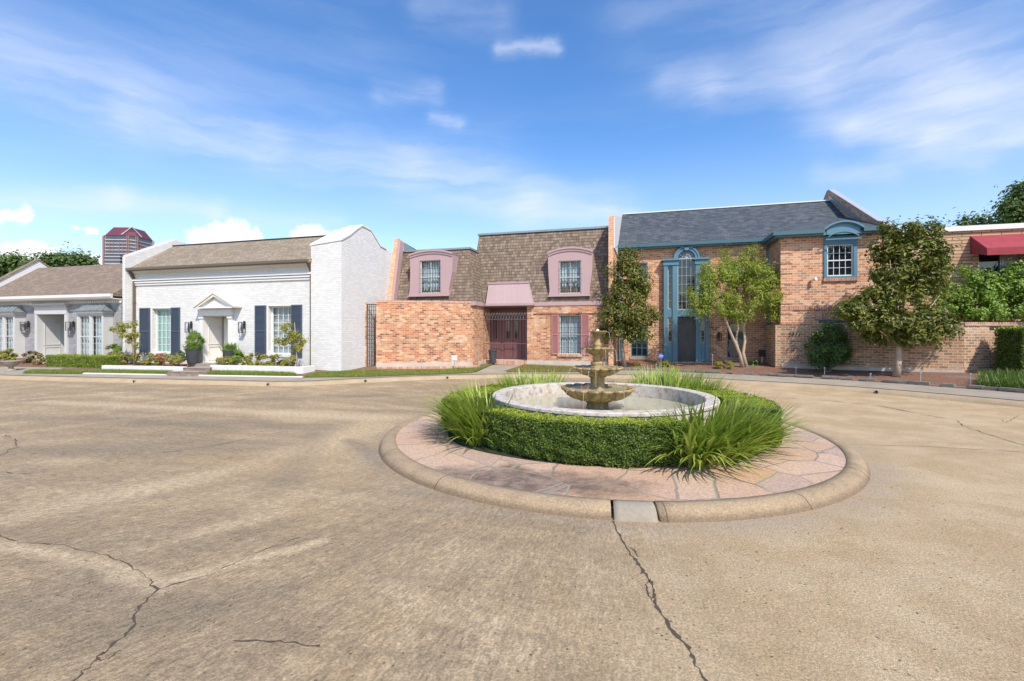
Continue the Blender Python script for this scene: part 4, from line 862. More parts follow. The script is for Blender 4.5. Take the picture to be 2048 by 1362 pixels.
def panes(x0, x1, z0, z1, cols, rows, y, nm='sidelight'):
    mb = MB(); f = .035; mb.box(x0, x0+f, y-.03, y+.03, z0, z1).box(x1-f, x1, y-.03, y+.03, z0, z1).box(x0+f, x1-f, y-.03, y+.03, z0, z0+f).box(x0+f, x1-f, y-.03, y+.03, z1-f, z1)
    for i in range(1, cols): x = x0+(x1-x0)*i/cols; mb.box(x-.007, x+.007, y-.02, y+.02, z0+f, z1-f)
    for j in range(1, rows): z = z0+(z1-z0)*j/rows; mb.box(x0+f, x1-f, y-.017, y+.017, z-.007, z+.007)
    o = mb.build(nm, M['muntin'], t_); MB().quad((x0, y+.004, z0), (x1, y+.004, z0), (x1, y+.004, z1), (x0, y+.004, z1)).build('pane', M['darkglass'], o, fix=False); return o
for x0, x1 in ((L1+.003, L2-.003), (R1+.003, R2-.003)): panes(x0, x1, zl0+.002, zl1-.002, 1, 4, qf+.1); panes(x0, x1, zs0+.002, zs1-.002, 1, 5, qf+.1)
panes(C0+.003, C1-.003, zsp1+.002, zsp-.0, 4, 6, qf+.1, 'tall_window')
mb = MB()
for k in range(1, 6): a_ = math.pi*k/6; mb.tube([(cx, qf+.09, zsp+.02), (cx+r1_*math.cos(a_), qf+.09, zsp+.02+r1_*math.sin(a_))], .013, 5)
mb.arc(cx, zsp+.02, r1_*.48, r1_*.53, qf+.07, qf+.11, 0, math.pi, 16); mb.box(C0, C1, qf+.06, qf+.12, zsp-.0, zsp+.03); fo = mb.build('fanlight', M['muntin'], t_)
MB().prism([(cx+r1_*math.cos(math.pi*k/20), zsp+.02+r1_*math.sin(math.pi*k/20)) for k in range(21)], qf+.115, qf+.13).build('pane', M['darkglass'], fo)
dm = bx(C0+.003, C1-.003, qf+.1, qf+.15, zb0, zsp0-.003)
d_ = MB().box(C0+.003, C0+.12, qf+.05, qf+.099, zb0, zsp0-.003).box(C1-.12, C1-.003, qf+.05, qf+.099, zb0, zsp0-.003).box(C0+.121, C1-.121, qf+.05, qf+.099, zsp0-.14, zsp0-.003).box(C0+.121, C1-.121, qf+.05, qf+.099, zb0, zb0+.22)
d_.V += dm.V; k = len(d_.V)-len(dm.V); d_.Fc += [tuple(i+k for i in f) for f in dm.Fc]; do = d_.build('door', M['blackdoor'], t_)
bx(C0+.121, C1-.121, qf+.07, qf+.09, zb0+.221, zsp0-.141).build('panel', M['blackdoor'], do)
bx(L0-.1, R3+.1, QA-1.0, QA-.27, .3, zb0-.01).build('doorstep', M['concgrey'], t_)
bx(X(1536.5, QA), sW-.003, QA-.45, QA-.20, .5, zz(640)).build('louvred_panel', M['tealdark'], t_)
lantern('small dark lantern on red brick between the blue entrance and the twin-trunked tree', X(1438, QA), QA, Zp(1437, 674, QA), .22, .42, .2)
p_ = (X(1622, QB), QB, Zp(1622, 561, QB)); fl = thing('floodlight', 'small pale floodlight on the upper brick wall left of the arched-top window', 'lamp', p_)
MB().tube([(p_[0], QB, p_[2]), (p_[0], QB-.08, p_[2])], .05, 10).build('mount', M['white'], fl); MB().tube([(p_[0]-.02, QB-.08, p_[2]), (p_[0]+.13, QB-.26, p_[2]+.06)], [.05, .085], 10).build('lamp_head', M['offwhite'], fl)

# ================================================================== TAN BRICK HOUSE at the right
t_ = thing('tan_house', 'flat-roofed tan roman-brick house with a white parapet cap behind the garden wall', 'house', (16, 25.5, .5)); QT = 25.5
zt = Zp(1960, 451, QT); wt = (X(1956, QT), X(2046, QT), Zp(2000, 600, QT), Zp(2000, 496, QT))
MB().wall(sE+.26, 32, .2, zt-.22, QT, [wt], .15).box(sE+.26, sE+.7, QT+.16, 36, .2, zt-.22).box(sE+.7, 32, 35.7, 36, .2, zt-.22).build('wall', M['tan_brick'], t_)
MB().box(sE+.26, 32, QT-.12, 36, zt-.215, zt+.0).build('parapet_cap', M['greytrim'], t_)
wm = (wt[0]+wt[1])/2; window(t_, wt[0], wt[0]+.85, *wt[2:], QT, 1, 2, M['zinc'], M['darkglass'], rec=.1); window(t_, wt[0]+.87, wt[1], *wt[2:], QT, 2, 1, M['zinc'], M['glass'], rec=.1, mid=False, back='blind')
za, zb_, zc = Zp(1945, 472, QT), Zp(1945, 506, QT), Zp(1975, 497, QT-1.05); a, b = X(1940.5, QT), X(1940.5, QT)+4.4
aw = thing('awning', 'faded red canvas awning over the upper window of the tan brick house', 'awning', (a, QT, zb_))
MB().hexa([(a, QT-1.05, zc), (b, QT-1.05, zc), (b, QT-.003, za-.02), (a, QT-.003, za-.02)], [(a, QT-1.06, zc+.02), (b, QT-1.06, zc+.02), (b, QT-.003, za), (a, QT-.003, za)]).build('canopy', M['red'], aw)
MB().hexa([(a, QT-1.07, zc-.28), (b, QT-1.07, zc-.28), (b, QT-1.055, zc-.28), (a, QT-1.055, zc-.28)], [(a, QT-1.07, zc+.015), (b, QT-1.07, zc+.015), (b, QT-1.055, zc+.015), (a, QT-1.055, zc+.015)]).build('valance', M['red'], aw)
for x in (a, b): MB().prism_x([(QT-1.055, zc-.28), (QT-1.055, zc+.005), (QT-.003, za-.025), (QT-.003, zb_)], x-.012 if x == a else x, x if x == a else x+.012).build('side_flap', M['red'], aw)

# ================================================================== GARDEN WALL with house number
W0, W1 = Vector((sW, 24.5)), Vector((11.87, 22.6)); wd_ = (W1-W0).normalized(); wn_ = Vector((-wd_.y, wd_.x)); zW = 2.44
t_ = thing('garden_wall', 'long low weathered brown brick garden wall in front of the brick house wing, with iron house number', 'wall', (*W0.lerp(W1, .5), .4)); 
W2, W3 = Vector((12.98, 23.15)), Vector((19, 23.6))
wallseg([W0, W1], .28, .2, zW).build('wall', M['wall_brick'], t_)
bx(sW-.26, sW-.003, 24.5, 26.3, .2, zW).build('return_wall', M['wall_brick'], t_)
wallseg([W0+wd_*.26-wn_*.015-wd_*.26, W1-wn_*.015], .31, zW+.003, zW+.08).build('cap', M['wall_brick'], t_)
wallseg([W0-wn_*.05, W1-wn_*.05], .048, .2, .62).build('footing', M['foot'], t_)
def num(txt, loc, size, m, parent, ang=0, name='house_number'):
    cu = bpy.data.curves.new(name, 'FONT'); cu.body = txt; cu.size = size; cu.extrude = .008; cu.shear = .2; cu.align_x = 'CENTER'
    tmp = bpy.data.objects.new('tmp', cu); COL.objects.link(tmp); me = bpy.data.meshes.new_from_object(tmp.evaluated_get(bpy.context.evaluated_depsgraph_get())); bpy.data.objects.remove(tmp)
    me.name = name; mt = __import__('mathutils').Matrix; me.transform(mt.Translation(loc) @ mt.Rotation(ang, 4, 'Z') @ mt.Rotation(math.radians(90), 4, 'X'))
    return link(name, me, m, parent)
a_, b_ = ray(1588.5); k = (W0.x*wd_.y-W0.y*wd_.x)/(a_*wd_.y-b_*wd_.x); np_ = Vector((a_*k, b_*k))-wn_*.02
num('2911', (np_.x, np_.y, HC-(673-HY)*k/F), .25, M['black'], t_, math.atan2(wd_.y, wd_.x))
t_ = thing('end_wall', 'brick wall end panel with a capped top beside the clipped hedge at right', 'wall', (12.4, 22.9, .4))
wallseg([W1+Vector((.004, .004)), W2], .28, .2, zW-.08).build('wall', M['wall_brick'], t_)
wallseg([W2+Vector((.01, .1)), W3], .28, .2, zW-.08).build('recessed_wall', M['wall_brick'], t_)
wallseg([W1+Vector((.02, -.03)), W2+Vector((0, -.03)), W3+Vector((0, -.03))], .32, zW-.076, zW+.07).build('cap', M['soldier'], t_)

# ================================================================== office tower far beyond the grey house
D0 = 420.; c = at(258, 660, D0); tx, ty = c.x, c.y; k_ = D0/F; zt = HC+(HY-477)*k_; ang = math.radians(45)+math.atan2(-c.x, c.y)+math.radians(8)
t_ = thing('office_tower', 'distant office tower with pale floor bands and dark red crown behind the grey house', 'tower', (tx, ty, 0))
def rot(x, y): return (tx+x*math.cos(ang)-y*math.sin(ang), ty+x*math.sin(ang)+y*math.cos(ang))
M['tglass'] = plain('tower_glass_band', (.075,.085,.11), .15, .3, .1); M['tband'] = plain('tower_pale_band', (.46,.42,.45), .7, .1, .1); M['tstone'] = plain('tower_red_granite', (.30,.15,.145), .6, .15, .1); M['troof'] = plain('tower_red_roof', (.13,.035,.055), .5, .15, .1)
hw = 13.6; ch = 4.2
oc = [(-hw+ch, -hw), (hw-ch, -hw), (hw, -hw+ch), (hw, hw-ch), (hw-ch, hw), (-hw+ch, hw), (-hw, hw-ch), (-hw, -hw+ch)]
def octo(e, z0, z1, mb, pts=oc): s_ = (hw+e)/hw; mb.prism_z([rot(x*s_, y*s_) for x, y in pts], z0, z1); return mb
octo(0, 0, zt, MB()).build('core', M['tglass'], t_)
mb = MB(); z = 8.
while z < zt-1: octo(.35, z, z+.75, mb); z += 3.0
mb.build('floor_band', M['tband'], t_)
mb = MB()
for x, y in oc:
    for e in (-1.1, 1.1): q = rot(x*1.03+e*.4, y*1.03-e*.4); mb.tube([(*q, 0), (*q, zt)], .42, 6)
for sx, sy in ((0, -hw-.4), (-hw-.4, 0), (hw+.4, 0)):
    for e in (-5.5, -2.6, 2.6, 5.5): q = rot(sx+(e if sx == 0 else 0), sy+(e if sy == 0 else 0)); mb.tube([(*q, 0), (*q, zt-5)], .27, 4)
mb.build('pier', M['tstone'], t_)
w2_ = [rot(x, y) for x, y in ((-hw-2.2, -4.5), (-hw+.4, -4.5), (-hw+.4, 8), (-hw-2.2, 8))]; mb = MB().prism_z(w2_, 0, zt-17); mb.prism_z([rot(x, y) for x, y in ((hw-.4, -4.5), (hw+2.2, -4.5), (hw+2.2, 8), (hw-.4, 8))], 0, zt-17); mb.build('side_bay', M['tglass'], t_)
mb = MB(); z = 8.
while z < zt-18:
    for sg in (-1, 1): mb.prism_z([rot(sg*x, y) for x, y in ((hw+.36, -4.8), (hw+2.5, -4.8), (hw+2.5, 8.3), (hw+.36, 8.3))], z, z+.75)
    z += 3.0
mb.build('side_bay_band', M['tband'], t_)
zr = HC+(HY-459)*k_
top = [(-6, -5), (6, -5), (6, 5), (-6, 5)]
mb = MB(); s_ = 1.03; mb.hexa([(*rot(x*s_, y*s_), zt) for x, y in oc], [(*rot(x*.66, y*.66), zr) for x, y in oc]); mb.build('crown_roof', M['troof'], t_)
mb = MB(); apx = rot(-hw*.36, -hw*.36); f0, f1 = rot(-hw+ch-6.5, -hw-.1-(-3)), rot(-hw+ch+5, -hw-.6); f0 = rot(-hw-.6, -hw+ch+5); 
mb.tube([(*f0, zt+.5), (*rot(-hw*.74, -hw*.74), zr+.2), (*f1, zt+.5)], .55, 5); mb.build('gable_edge', M['tband'], t_)
MB().hexa([(*f0, zt+.3), (*f1, zt+.3), (*rot(-hw*.3, -hw*.3), zt+.3)], [(*rot(-hw*.74-.1, -hw*.74+.1), zr), (*rot(-hw*.74+.1, -hw*.74-.1), zr), (*rot(-hw*.5, -hw*.5), zr-.1)]).build('gable_roof', M['troof'], t_)

# ================================================================== trees
def tree(name, label, base, trunks, blobs, L, W, m, bark, group=None, clump=.16, droop=.12, cat='tree', tips=None, shell=.6):
    t_ = thing(name, label, cat, base, group); mb = MB()
    for pts, r in trunks: mb.tube(pts, r, 8)
    mb.build('trunk', bark, t_, smooth=True)
    P, N_ = cloud(blobs, 1., clump, shell); o = leafmesh('crown', P, N_, L, W, m, t_, droop=droop)
    if tips: P, N_ = cloud(tips, 1., clump*.8, .85); leafmesh('seed_heads', P, N_, L*.8, W*.6, M['crepetip'], t_, droop=droop)
    return t_
def branchy(base, ends, r, mid=.45, seed=1):
    rr = random.Random(seed); out = []
    for e in ends:
        b, e = Vector(base), Vector(e); m1 = b.lerp(e, mid)+Vector((rr.uniform(-.1, .1), rr.uniform(-.1, .1), .12)); out.append(([b, m1, e], [r, r*.6, r*.15]))
    return out
def pb(lst, d0):  # blobs from photo outlines: (px, py, half width px, half height px, depth offset, leaves, clumps)
    o = []
    for px, py, rw, rh, dd_, n, k in lst: d = d0+dd_; o.append((at(px, py, d), (rw*d/F, rw*d/F*.85, rh*d/F), n, k))
    return o
d = 18.4; b_ = at(1793, 757, d); b_.z = gz1(b_.x, b_.y); tp = at(1797, 690, d)
ends = [at(px, py, d+dz) for px, py, dz in ((1700,625,-.6),(1760,600,.5),(1800,560,-.2),(1840,500,.3),(1790,470,0),(1880,590,.4),(1885,640,-.5),(1740,655,.8),(1830,640,-1.0),(1780,520,-.4),(1860,540,.2))]
tree('magnolia_tree', 'large glossy magnolia with rusty leaf undersides and a pale straight trunk before the garden wall', b_, [([b_, b_.lerp(tp, .5)+Vector((.03,0,0)), tp, at(1803,600,d), at(1806,470,d)], [.15,.11,.10,.07,.02])]+branchy(tp, ends, .05, seed=3),
  pb([(1805,462,36,22,0,1000,24),(1850,470,36,24,.1,1000,22),(1775,500,32,26,.1,800,20),(1830,510,56,26,-.1,1800,38),(1880,525,24,26,.2,600,14),(1790,545,44,24,-.2,1100,26),(1855,560,48,26,0,1300,28),(1765,585,36,22,-.2,800,20),(1820,590,50,24,.1,1200,28),(1735,612,38,17,-.4,1200,22),(1698,622,28,13,-.5,700,14),(1725,645,34,15,-.3,900,18),(1790,645,58,24,-.2,1900,36),(1860,640,48,26,-.1,1500,28),(1895,655,22,16,0,450,10),(1820,672,56,14,0,1000,20),(1760,668,30,13,0,500,12)], d), .19, .085, M['mag'], M['bark'], clump=.13)
d = 23.2; b_ = at(1250, 731, d); b_.z = gz1(b_.x, b_.y)-.05; tp = at(1243, 690, d)
tree('magnolia_tree', 'smaller conical magnolia with a short grey trunk against the left end of the brick house', b_, [([b_, tp, at(1252,620,d), at(1258,520,d)], [.12,.09,.06,.015])]+branchy(at(1245,680,d), [at(x,y,d) for x,y in ((1215,650),(1290,645),(1225,610),(1285,590),(1240,560),(1300,650))], .045, seed=4),
  pb([(1255,520,20,18,0,800,15),(1250,552,38,28,0,2080,33),(1280,560,22,26,.2,800,15),(1255,592,47,30,0,2720,41),(1252,630,53,28,-.1,3040,44),(1290,632,31,18,0,960,15),(1240,662,42,22,0,1920,28),(1280,665,24,14,-.2,640,13)], d), .16, .07, M['mag'], M['darkbark'], clump=.16)
d = 22.4; b_ = at(1489, 735, d); b_.z = gz1(b_.x, b_.y)-.03
tr = [([b_+Vector((-.08,0,0)), at(1480,710,d), at(1472,690,d-.1), at(1461,665,d-.2), at(1448,630,d-.3), at(1430,590,d-.4)], [.10,.075,.065,.055,.045,.02]), ([at(1476,697,d), at(1472,680,d+.2), at(1476,655,d+.3), at(1470,600,d+.3)], [.06,.05,.045,.02]),
  ([b_+Vector((.1,.05,0)), at(1486,705,d+.1), at(1490,680,d+.1), at(1487,655,d+.2), at(1500,620,d), at(1515,580,d)], [.10,.075,.065,.055,.045,.02]), ([at(1487,657,d+.2), at(1482,630,d+.3), at(1478,570,d)], [.045,.04,.015])]
tr += branchy(at(1448,632,d-.3), [at(x,y,d-.3) for x,y in ((1400,590),(1415,560),(1390,610),(1440,545),(1425,640))], .03, seed=5)+branchy(at(1500,622,d), [at(x,y,d) for x,y in ((1550,560),(1530,545),(1545,600),(1500,530),(1520,640))], .03, seed=6)
tree('crepe_myrtle_tree', 'airy green crepe myrtle with twin smooth pale trunks before the brick house', b_, tr,
  pb([(1400,585,28,30,-.3,1530,31),(1430,555,38,34,-.2,2890,45),(1475,540,44,32,0,3570,52),(1520,555,38,36,.1,3230,48),(1545,585,22,32,0,1530,26),(1490,590,58,36,-.2,4080,60),(1435,605,44,28,-.3,2550,38),(1480,628,44,16,0,1190,24),(1535,618,26,20,.1,1020,19),(1395,615,18,20,-.3,595,14),(1455,510,14,10,0,272,9),(1500,508,20,12,0,425,12)], d), .11, .045, M['crepe'], M['bark'], clump=.13, tips=pb([(1445,525,30,16,-.1,300,26),(1490,512,40,14,0,420,34),(1540,540,24,18,0,200,18),(1415,560,24,18,-.2,180,16),(1520,580,40,20,-.8,260,24),(1450,580,36,20,-.9,240,22)], d), shell=.5)
d = 20.2; b_ = at(1655, 742, d); b_.z = gz1(b_.x, b_.y)
t_ = thing('round_shrub', 'dense dark green rounded holly shrub against the garden wall, right of the house number', 'shrub', b_)
mb = MB()
for dx_ in (-.12, 0, .13): mb.tube([b_+Vector((dx_*.4, 0, -.05)), b_+Vector((dx_*3, .05, .9))], [.04, .02], 6)
mb.build('stems', M['darkbark'], t_)
P, N_ = cloud(pb([(1655,668,32,24,0,2600,40),(1655,695,40,32,0,4800,60),(1652,722,30,16,0,1300,24),(1630,700,20,26,-.1,900,18),(1682,700,18,26,.1,900,18)], d), 1, .10, .7); leafmesh('foliage', P, N_, .085, .045, M['holly'], t_)
# climbing shrub over the wall at right
d = 19.6; b_ = at(1990, 720, d+.6); b_.z = .5
t_ = thing('climbing_shrub', 'bright green leafy vine spilling over the garden wall below the red awning', 'shrub', b_); mb = MB()
for px, py in ((1900,600),(1945,570),(1990,580),(2030,555),(2070,550),(1960,625)): e = at(px, py, d); mb.tube([(e.x*.5+b_.x*.5, b_.y, .5), (e.x, e.y+.2, 1.8), e], [.05, .035, .01], 6)
mb.build('stems', M['darkbark'], t_)
P, N_ = cloud(pb([(1905,605,32,26,0,900,26),(1895,575,16,14,.1,200,9),(1945,610,44,34,0,1700,36),(1960,570,30,28,.1,800,20),(2005,590,44,44,0,2200,44),(2045,575,40,40,0,1700,34),(2095,580,50,50,0,1600,30),(1940,545,20,10,.1,160,8),(2035,540,30,14,.1,400,14),(1990,625,90,14,0,1500,36)], d), 1, .13, .5); leafmesh('foliage', P, N_, .17, .075, M['vine'], t_, droop=.25)
# trees seen over the roofs
def fartree(label, d, blobs, base, L, group, name='shade_tree'):
    b_ = at(*base, d); b_.z = 0; tp = at(base[0], base[1], d)
    P_ = pb(blobs, d); tr = [([b_, b_.lerp(tp, .6), tp], [d*.006, d*.005, d*.003])]+branchy(b_.lerp(tp, .6), [c for c, *_ in P_], d*.0022, seed=int(d))
    return tree(name, label, b_, tr, P_, L, L*.6, M['oak'], M['darkbark'], group, clump=L*1.3)
GRP = 'shade trees beyond the roofs'
fartree('broad green tree above the grey house roof at the left picture edge', 75, [(30,528,30,13,0,1500,30),(0,548,28,20,2,1500,26),(55,530,14,10,0,500,12),(-25,540,30,20,0,900,16)], (15,570), .55, GRP)
fartree('broad green tree above the grey house roof, just left of the office tower', 78, [(110,525,22,11,0,1200,24),(145,521,26,10,0,1200,24),(172,525,14,8,0,400,10),(92,534,12,8,0,400,10)], (135,560), .55, GRP)
fartree('dark tree with big lobed boughs rising above the tan house at the right edge', 42, [(2045,380,15,9,0,500,14),(2020,412,18,9,0,500,14),(2060,420,30,26,0,1900,30),(2035,438,24,9,0,600,14),(2090,400,40,40,0,1900,30)], (2065,480), .36, GRP)
fartree('low dark treetop just showing above the tan house parapet, right of the big magnolia', 46, [(1930,444,11,5,0,170,6),(1962,439,13,6,0,240,7),(1992,444,16,5,0,260,7),(1960,460,50,12,0,800,16)], (1962,480), .32, GRP)
# ================================================================== ISLAND: kerb, flagstones, hedges, fountain
cx, cy = IC; R0 = 4.5
dg = math.radians; va = math.atan2(-CT, ST)  # bearing from the island centre towards the viewer
m, t, p, o = newmat('pink_flagstone'); P = t.n('NewGeometry').outputs['Position']
wz = t.n('TexNoise'); t.put(wz.inputs['Vector'], P); wz.inputs['Scale'].default_value = 2.2; wz.inputs['Detail'].default_value = 3
Pw = t.v('ADD', P, t.v('SCALE', t.v('SUBTRACT', wz.outputs['Color'], (.5,.5,.5)), scale=.16))
v1 = t.n('TexVoronoi', feature='F1'); t.put(v1.inputs['Vector'], t.v('MULTIPLY', Pw, (1,1,0))); v1.inputs['Scale'].default_value = 1.1
v2 = t.n('TexVoronoi', feature='DISTANCE_TO_EDGE'); t.put(v2.inputs['Vector'], t.v('MULTIPLY', Pw, (1,1,0))); v2.inputs['Scale'].default_value = 1.1
rc = t.sep(v1.outputs['Color'])[0]; c = t.ramp(rc, [(0,(.48,.31,.21)),(.25,(.51,.355,.26)),(.45,(.47,.29,.165)),(.6,(.49,.34,.235)),(.8,(.41,.29,.225)),(1,(.49,.28,.155))], 'CONSTANT')
c = t.mix(t.m('MULTIPLY', t.noise(P, 3.5, 6, .65), .35), c, (.44,.33,.27))
st_ = t.sstep(t.v('LENGTH', t.v('MULTIPLY', t.v('SUBTRACT', t.v('ADD', P, t.v('SCALE', t.v('SUBTRACT', wz.outputs['Color'], (.5,.5,.5)), scale=1.2)), (-1.55,6.3,0)), (.55,1.3,0))), 1.05, .5)
c = t.mix(t.m('MULTIPLY', st_, t.m('ADD', .5, t.m('MULTIPLY', t.sstep(t.noise(P, 4, 6, .7), .35, .65), .48))), c, (.125,.088,.062))
g = t.sstep(t.noise(P, 26, 6, .72), .3, .7); c = t.mix(.4, c, t.mix(g, (.2,.2,.2), (.8,.8,.8)), 'OVERLAY')
ed = t.sstep(v2.outputs['Distance'], .009, .021); c = t.mix(ed, t.mix(rc, (.22,.185,.145), (.31,.265,.205)), c)
t.put(p.inputs['Base Color'], c); p.inputs['Roughness'].default_value = .8; bump(t, p, t.m('ADD', t.m('MULTIPLY', ed, .6), t.m('MULTIPLY', g, .5)), .5, .012); M['flag'] = m
m, t, p, o = newmat('tan_kerb_concrete'); P = t.n('NewGeometry').outputs['Position']; zz_ = t.sep(P)[2]
c = t.mix(t.noise(P, 1.4, 6, .65), (.41,.305,.19), (.285,.21,.13)); g = t.sstep(t.noise(P, 40, 5, .75), .3, .7); md = t.sstep(t.noise(P, 2.6, 7, .7), .42, .66); c = t.mix(t.m('MULTIPLY', md, .5), c, (.20,.145,.09))
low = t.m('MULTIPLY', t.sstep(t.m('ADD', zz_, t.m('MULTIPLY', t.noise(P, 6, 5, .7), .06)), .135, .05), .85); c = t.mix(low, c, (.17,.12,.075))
c = t.mix(.4, c, t.mix(g, (.15,.15,.15), (.85,.85,.85)), 'OVERLAY'); t.put(p.inputs['Base Color'], c); p.inputs['Roughness'].default_value = .85; bump(t, p, g, .4, .01); M['ikerb'] = m
ga = [math.atan2(*(np.array(G(px, py))-np.array(IC))[::-1]) for px, py in ((1226, 1043), (1320, 1046))]
kp = [(R0, 0), (R0-.015, .035), (R0-.06, .09), (R0-.12, .13), (R0-.2, .148), (R0-.30, .142), (R0-.315, .10)]
t_ = thing('island_kerb', 'round tan concrete kerb ring around the fountain island with one grey patched piece', 'kerb', (*IC, 0))
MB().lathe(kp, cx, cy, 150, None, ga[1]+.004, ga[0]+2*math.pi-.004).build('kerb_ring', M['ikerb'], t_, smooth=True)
MB().lathe([(r+.005, z) for r, z in kp], cx, cy, 8, None, ga[0]+.004, ga[1]-.004).build('patch', M['concgrey'], t_, smooth=True)
mb = MB()
for i in range(14): a0 = ga[1]+.02+i*.43; mb.lathe([(r+.002, z+.001) for r, z in kp[:-1]], cx, cy, 1, None, a0, a0+.0022)
mb.build('joint', M['crack'], t_)
MB().lathe([(2.2, .118), (R0-.31, .128)], cx, cy, 120).build('island_paving', M['flag'])['kind'] = 'structure'
MB().lathe([(2.1, .15), (2.55, .148), (2.70, .1285)], cx, cy, 90, lambda i, r, z, a: (r+((.03*math.sin(a*7)+.50*(.5+.5*math.cos(2*(a-va-dg(92))))) if i else 0), z)).build('island_soil', M['boxcore'])['kind'] = 'structure'  # soil coloured near black to paint the shade under the hedge foot
crack([(1226,1043),(1224,1022),(1224,1000)], .001)  # hairline under the kerb joint

# basin and water
m, t, p, o = newmat('limewashed_basin'); P = t.n('NewGeometry').outputs['Position']; s_ = t.comb(t.sep(P)[0], t.sep(P)[1], t.m('MULTIPLY', t.sep(P)[2], .12))
c = t.mix(t.sstep(t.noise(P, 7, 6, .7), .45, .68), (.52,.48,.43), (.27,.22,.18)); c = t.mix(t.m('MULTIPLY', t.sstep(t.noise(s_, 9, 5, .7), .5, .7), .55), c, (.45,.30,.22)); t.put(p.inputs['Base Color'], c); p.inputs['Roughness'].default_value = .85; bump(t, p, t.noise(P, 20, 4), .5, .01); M['basin'] = m
m, t, p, o = newmat('greenish_fountain_water'); P = t.n('NewGeometry').outputs['Position']
t.put(p.inputs['Base Color'], t.mix(t.noise(P, 1.2, 4), (.36,.35,.23), (.46,.43,.29))); p.inputs['Roughness'].default_value = .03; p.inputs['Specular IOR Level'].default_value = .5
bump(t, p, t.noise(P, 9, 3, .5, .6), .16, .03); M['water'] = m
m, t, p, o = newmat('mossy_cast_stone'); P = t.n('NewGeometry').outputs['Position']; s_ = t.comb(t.sep(P)[0], t.sep(P)[1], t.m('MULTIPLY', t.sep(P)[2], .15))
c = t.mix(t.noise(P, 3, 5), (.26,.165,.055), (.38,.275,.13)); c = t.mix(t.m('MULTIPLY', t.sstep(t.noise(s_, 9, 5, .7), .45, .62), .85), c, (.11,.08,.018)); c = t.mix(t.sstep(t.noise(P, 14, 5, .7), .55, .75), c, (.52,.42,.28))
t.put(p.inputs['Base Color'], c); p.inputs['Roughness'].default_value = .55; bump(t, p, t.noise(P, 28, 4), .4, .01); M['cast'] = m
t_ = thing('fountain_basin', 'round low basin with a stained white rim and shallow greenish water', 'basin', (*IC, .1))
MB().lathe([(2.26, .1), (2.26, .78), (2.285, .80), (2.285, .845), (2.265, .86), (2.05, .86), (2.03, .845), (2.02, .30), (0, .29)], cx, cy, 120).build('basin_wall', M['basin'], t_, smooth=False)
MB().lathe([(2.015, .575), (0, .575)], cx, cy, 96).build('water', M['water'], t_)
fx, fy = at(1195, 700, 9.87)[:2]
t_ = thing('tiered_fountain', 'four-tiered scalloped stone fountain, amber and mossy, standing in the white basin', 'fountain', (fx, fy, .3))
def sc_(n, amp, i0, i1): 
    def f(i, r, z, a):
        if i0 <= i <= i1: k = abs(math.cos(n*a/2)); return r*(1-amp*(1-k)**1.5), z-(.012 if i >= i1-2 else 0)*(1-k)
        return r, z
    return f
def tier(nm, prof, n, amp, i0, i1): return MB().lathe(prof, fx, fy, 16*12, sc_(n, amp, i0, i1)).build(nm, M['cast'], t_, smooth=True)
tier('pedestal', [(.0,.29),(.30,.30),(.31,.45),(.27,.52),(.23,.60),(.22,.66),(.26,.73),(.33,.755)], 16, .04, 1, 7)
tier('lower_bowl', [(.28,.73),(.42,.745),(.56,.79),(.665,.86),(.725,.94),(.765,.96),(.775,.985),(.755,1.01),(.70,1.0),(.64,.955),(.5,.90),(.0,.88)], 16, .14, 1, 8)
MB().lathe([(.655, .975), (.0, .975)], fx, fy, 48).build('water', M['water'], t_)
tier('column', [(.22,.93),(.19,.96),(.155,1.02),(.145,1.10),(.15,1.20),(.19,1.235),(.22,1.26)], 12, .03, 1, 5)
tier('middle_bowl', [(.18,1.235),(.30,1.26),(.40,1.31),(.47,1.36),(.515,1.39),(.54,1.395),(.545,1.42),(.52,1.435),(.47,1.42),(.35,1.37),(.0,1.36)], 16, .14, 1, 7)
MB().lathe([(.48, 1.405), (.0, 1.405)], fx, fy, 40).build('water', M['water'], t_)
tier('upper_column', [(.14,1.37),(.15,1.44),(.12,1.46),(.145,1.49),(.14,1.53),(.10,1.545),(.095,1.60),(.10,1.66),(.15,1.70)], 12, .04, 5, 8)
tier('upper_bowl', [(.10,1.675),(.18,1.70),(.26,1.755),(.325,1.80),(.345,1.805),(.345,1.825),(.325,1.835),(.28,1.815),(.18,1.78),(.0,1.77)], 12, .13, 1, 6)
tier('top_column', [(.085,1.78),(.10,1.83),(.075,1.85),(.10,1.88),(.09,1.92),(.06,1.935),(.055,2.0),(.06,2.05),(.085,2.10)], 10, .03, 5, 8)
tier('top_bowl', [(.06,2.09),(.10,2.105),(.15,2.14),(.185,2.165),(.195,2.17),(.19,2.185),(.17,2.18),(.08,2.15),(.0,2.15)], 10, .06, 1, 6)
MB().lathe([(.0,2.15),(.03,2.16),(.035,2.19),(.025,2.215),(.0,2.225)], fx, fy, 16).build('water_bubble', M['greytrim'], t_, smooth=True)  # solid pale ball standing in for the water bubble on top
m, t, p, o = newmat('falling_water'); p.inputs['Base Color'].default_value = (.85,.9,.95,1); p.inputs['Roughness'].default_value = .05; p.inputs['Transmission Weight'].default_value = .75; p.inputs['IOR'].default_value = 1.33; M['stream'] = m
rr = random.Random(3)
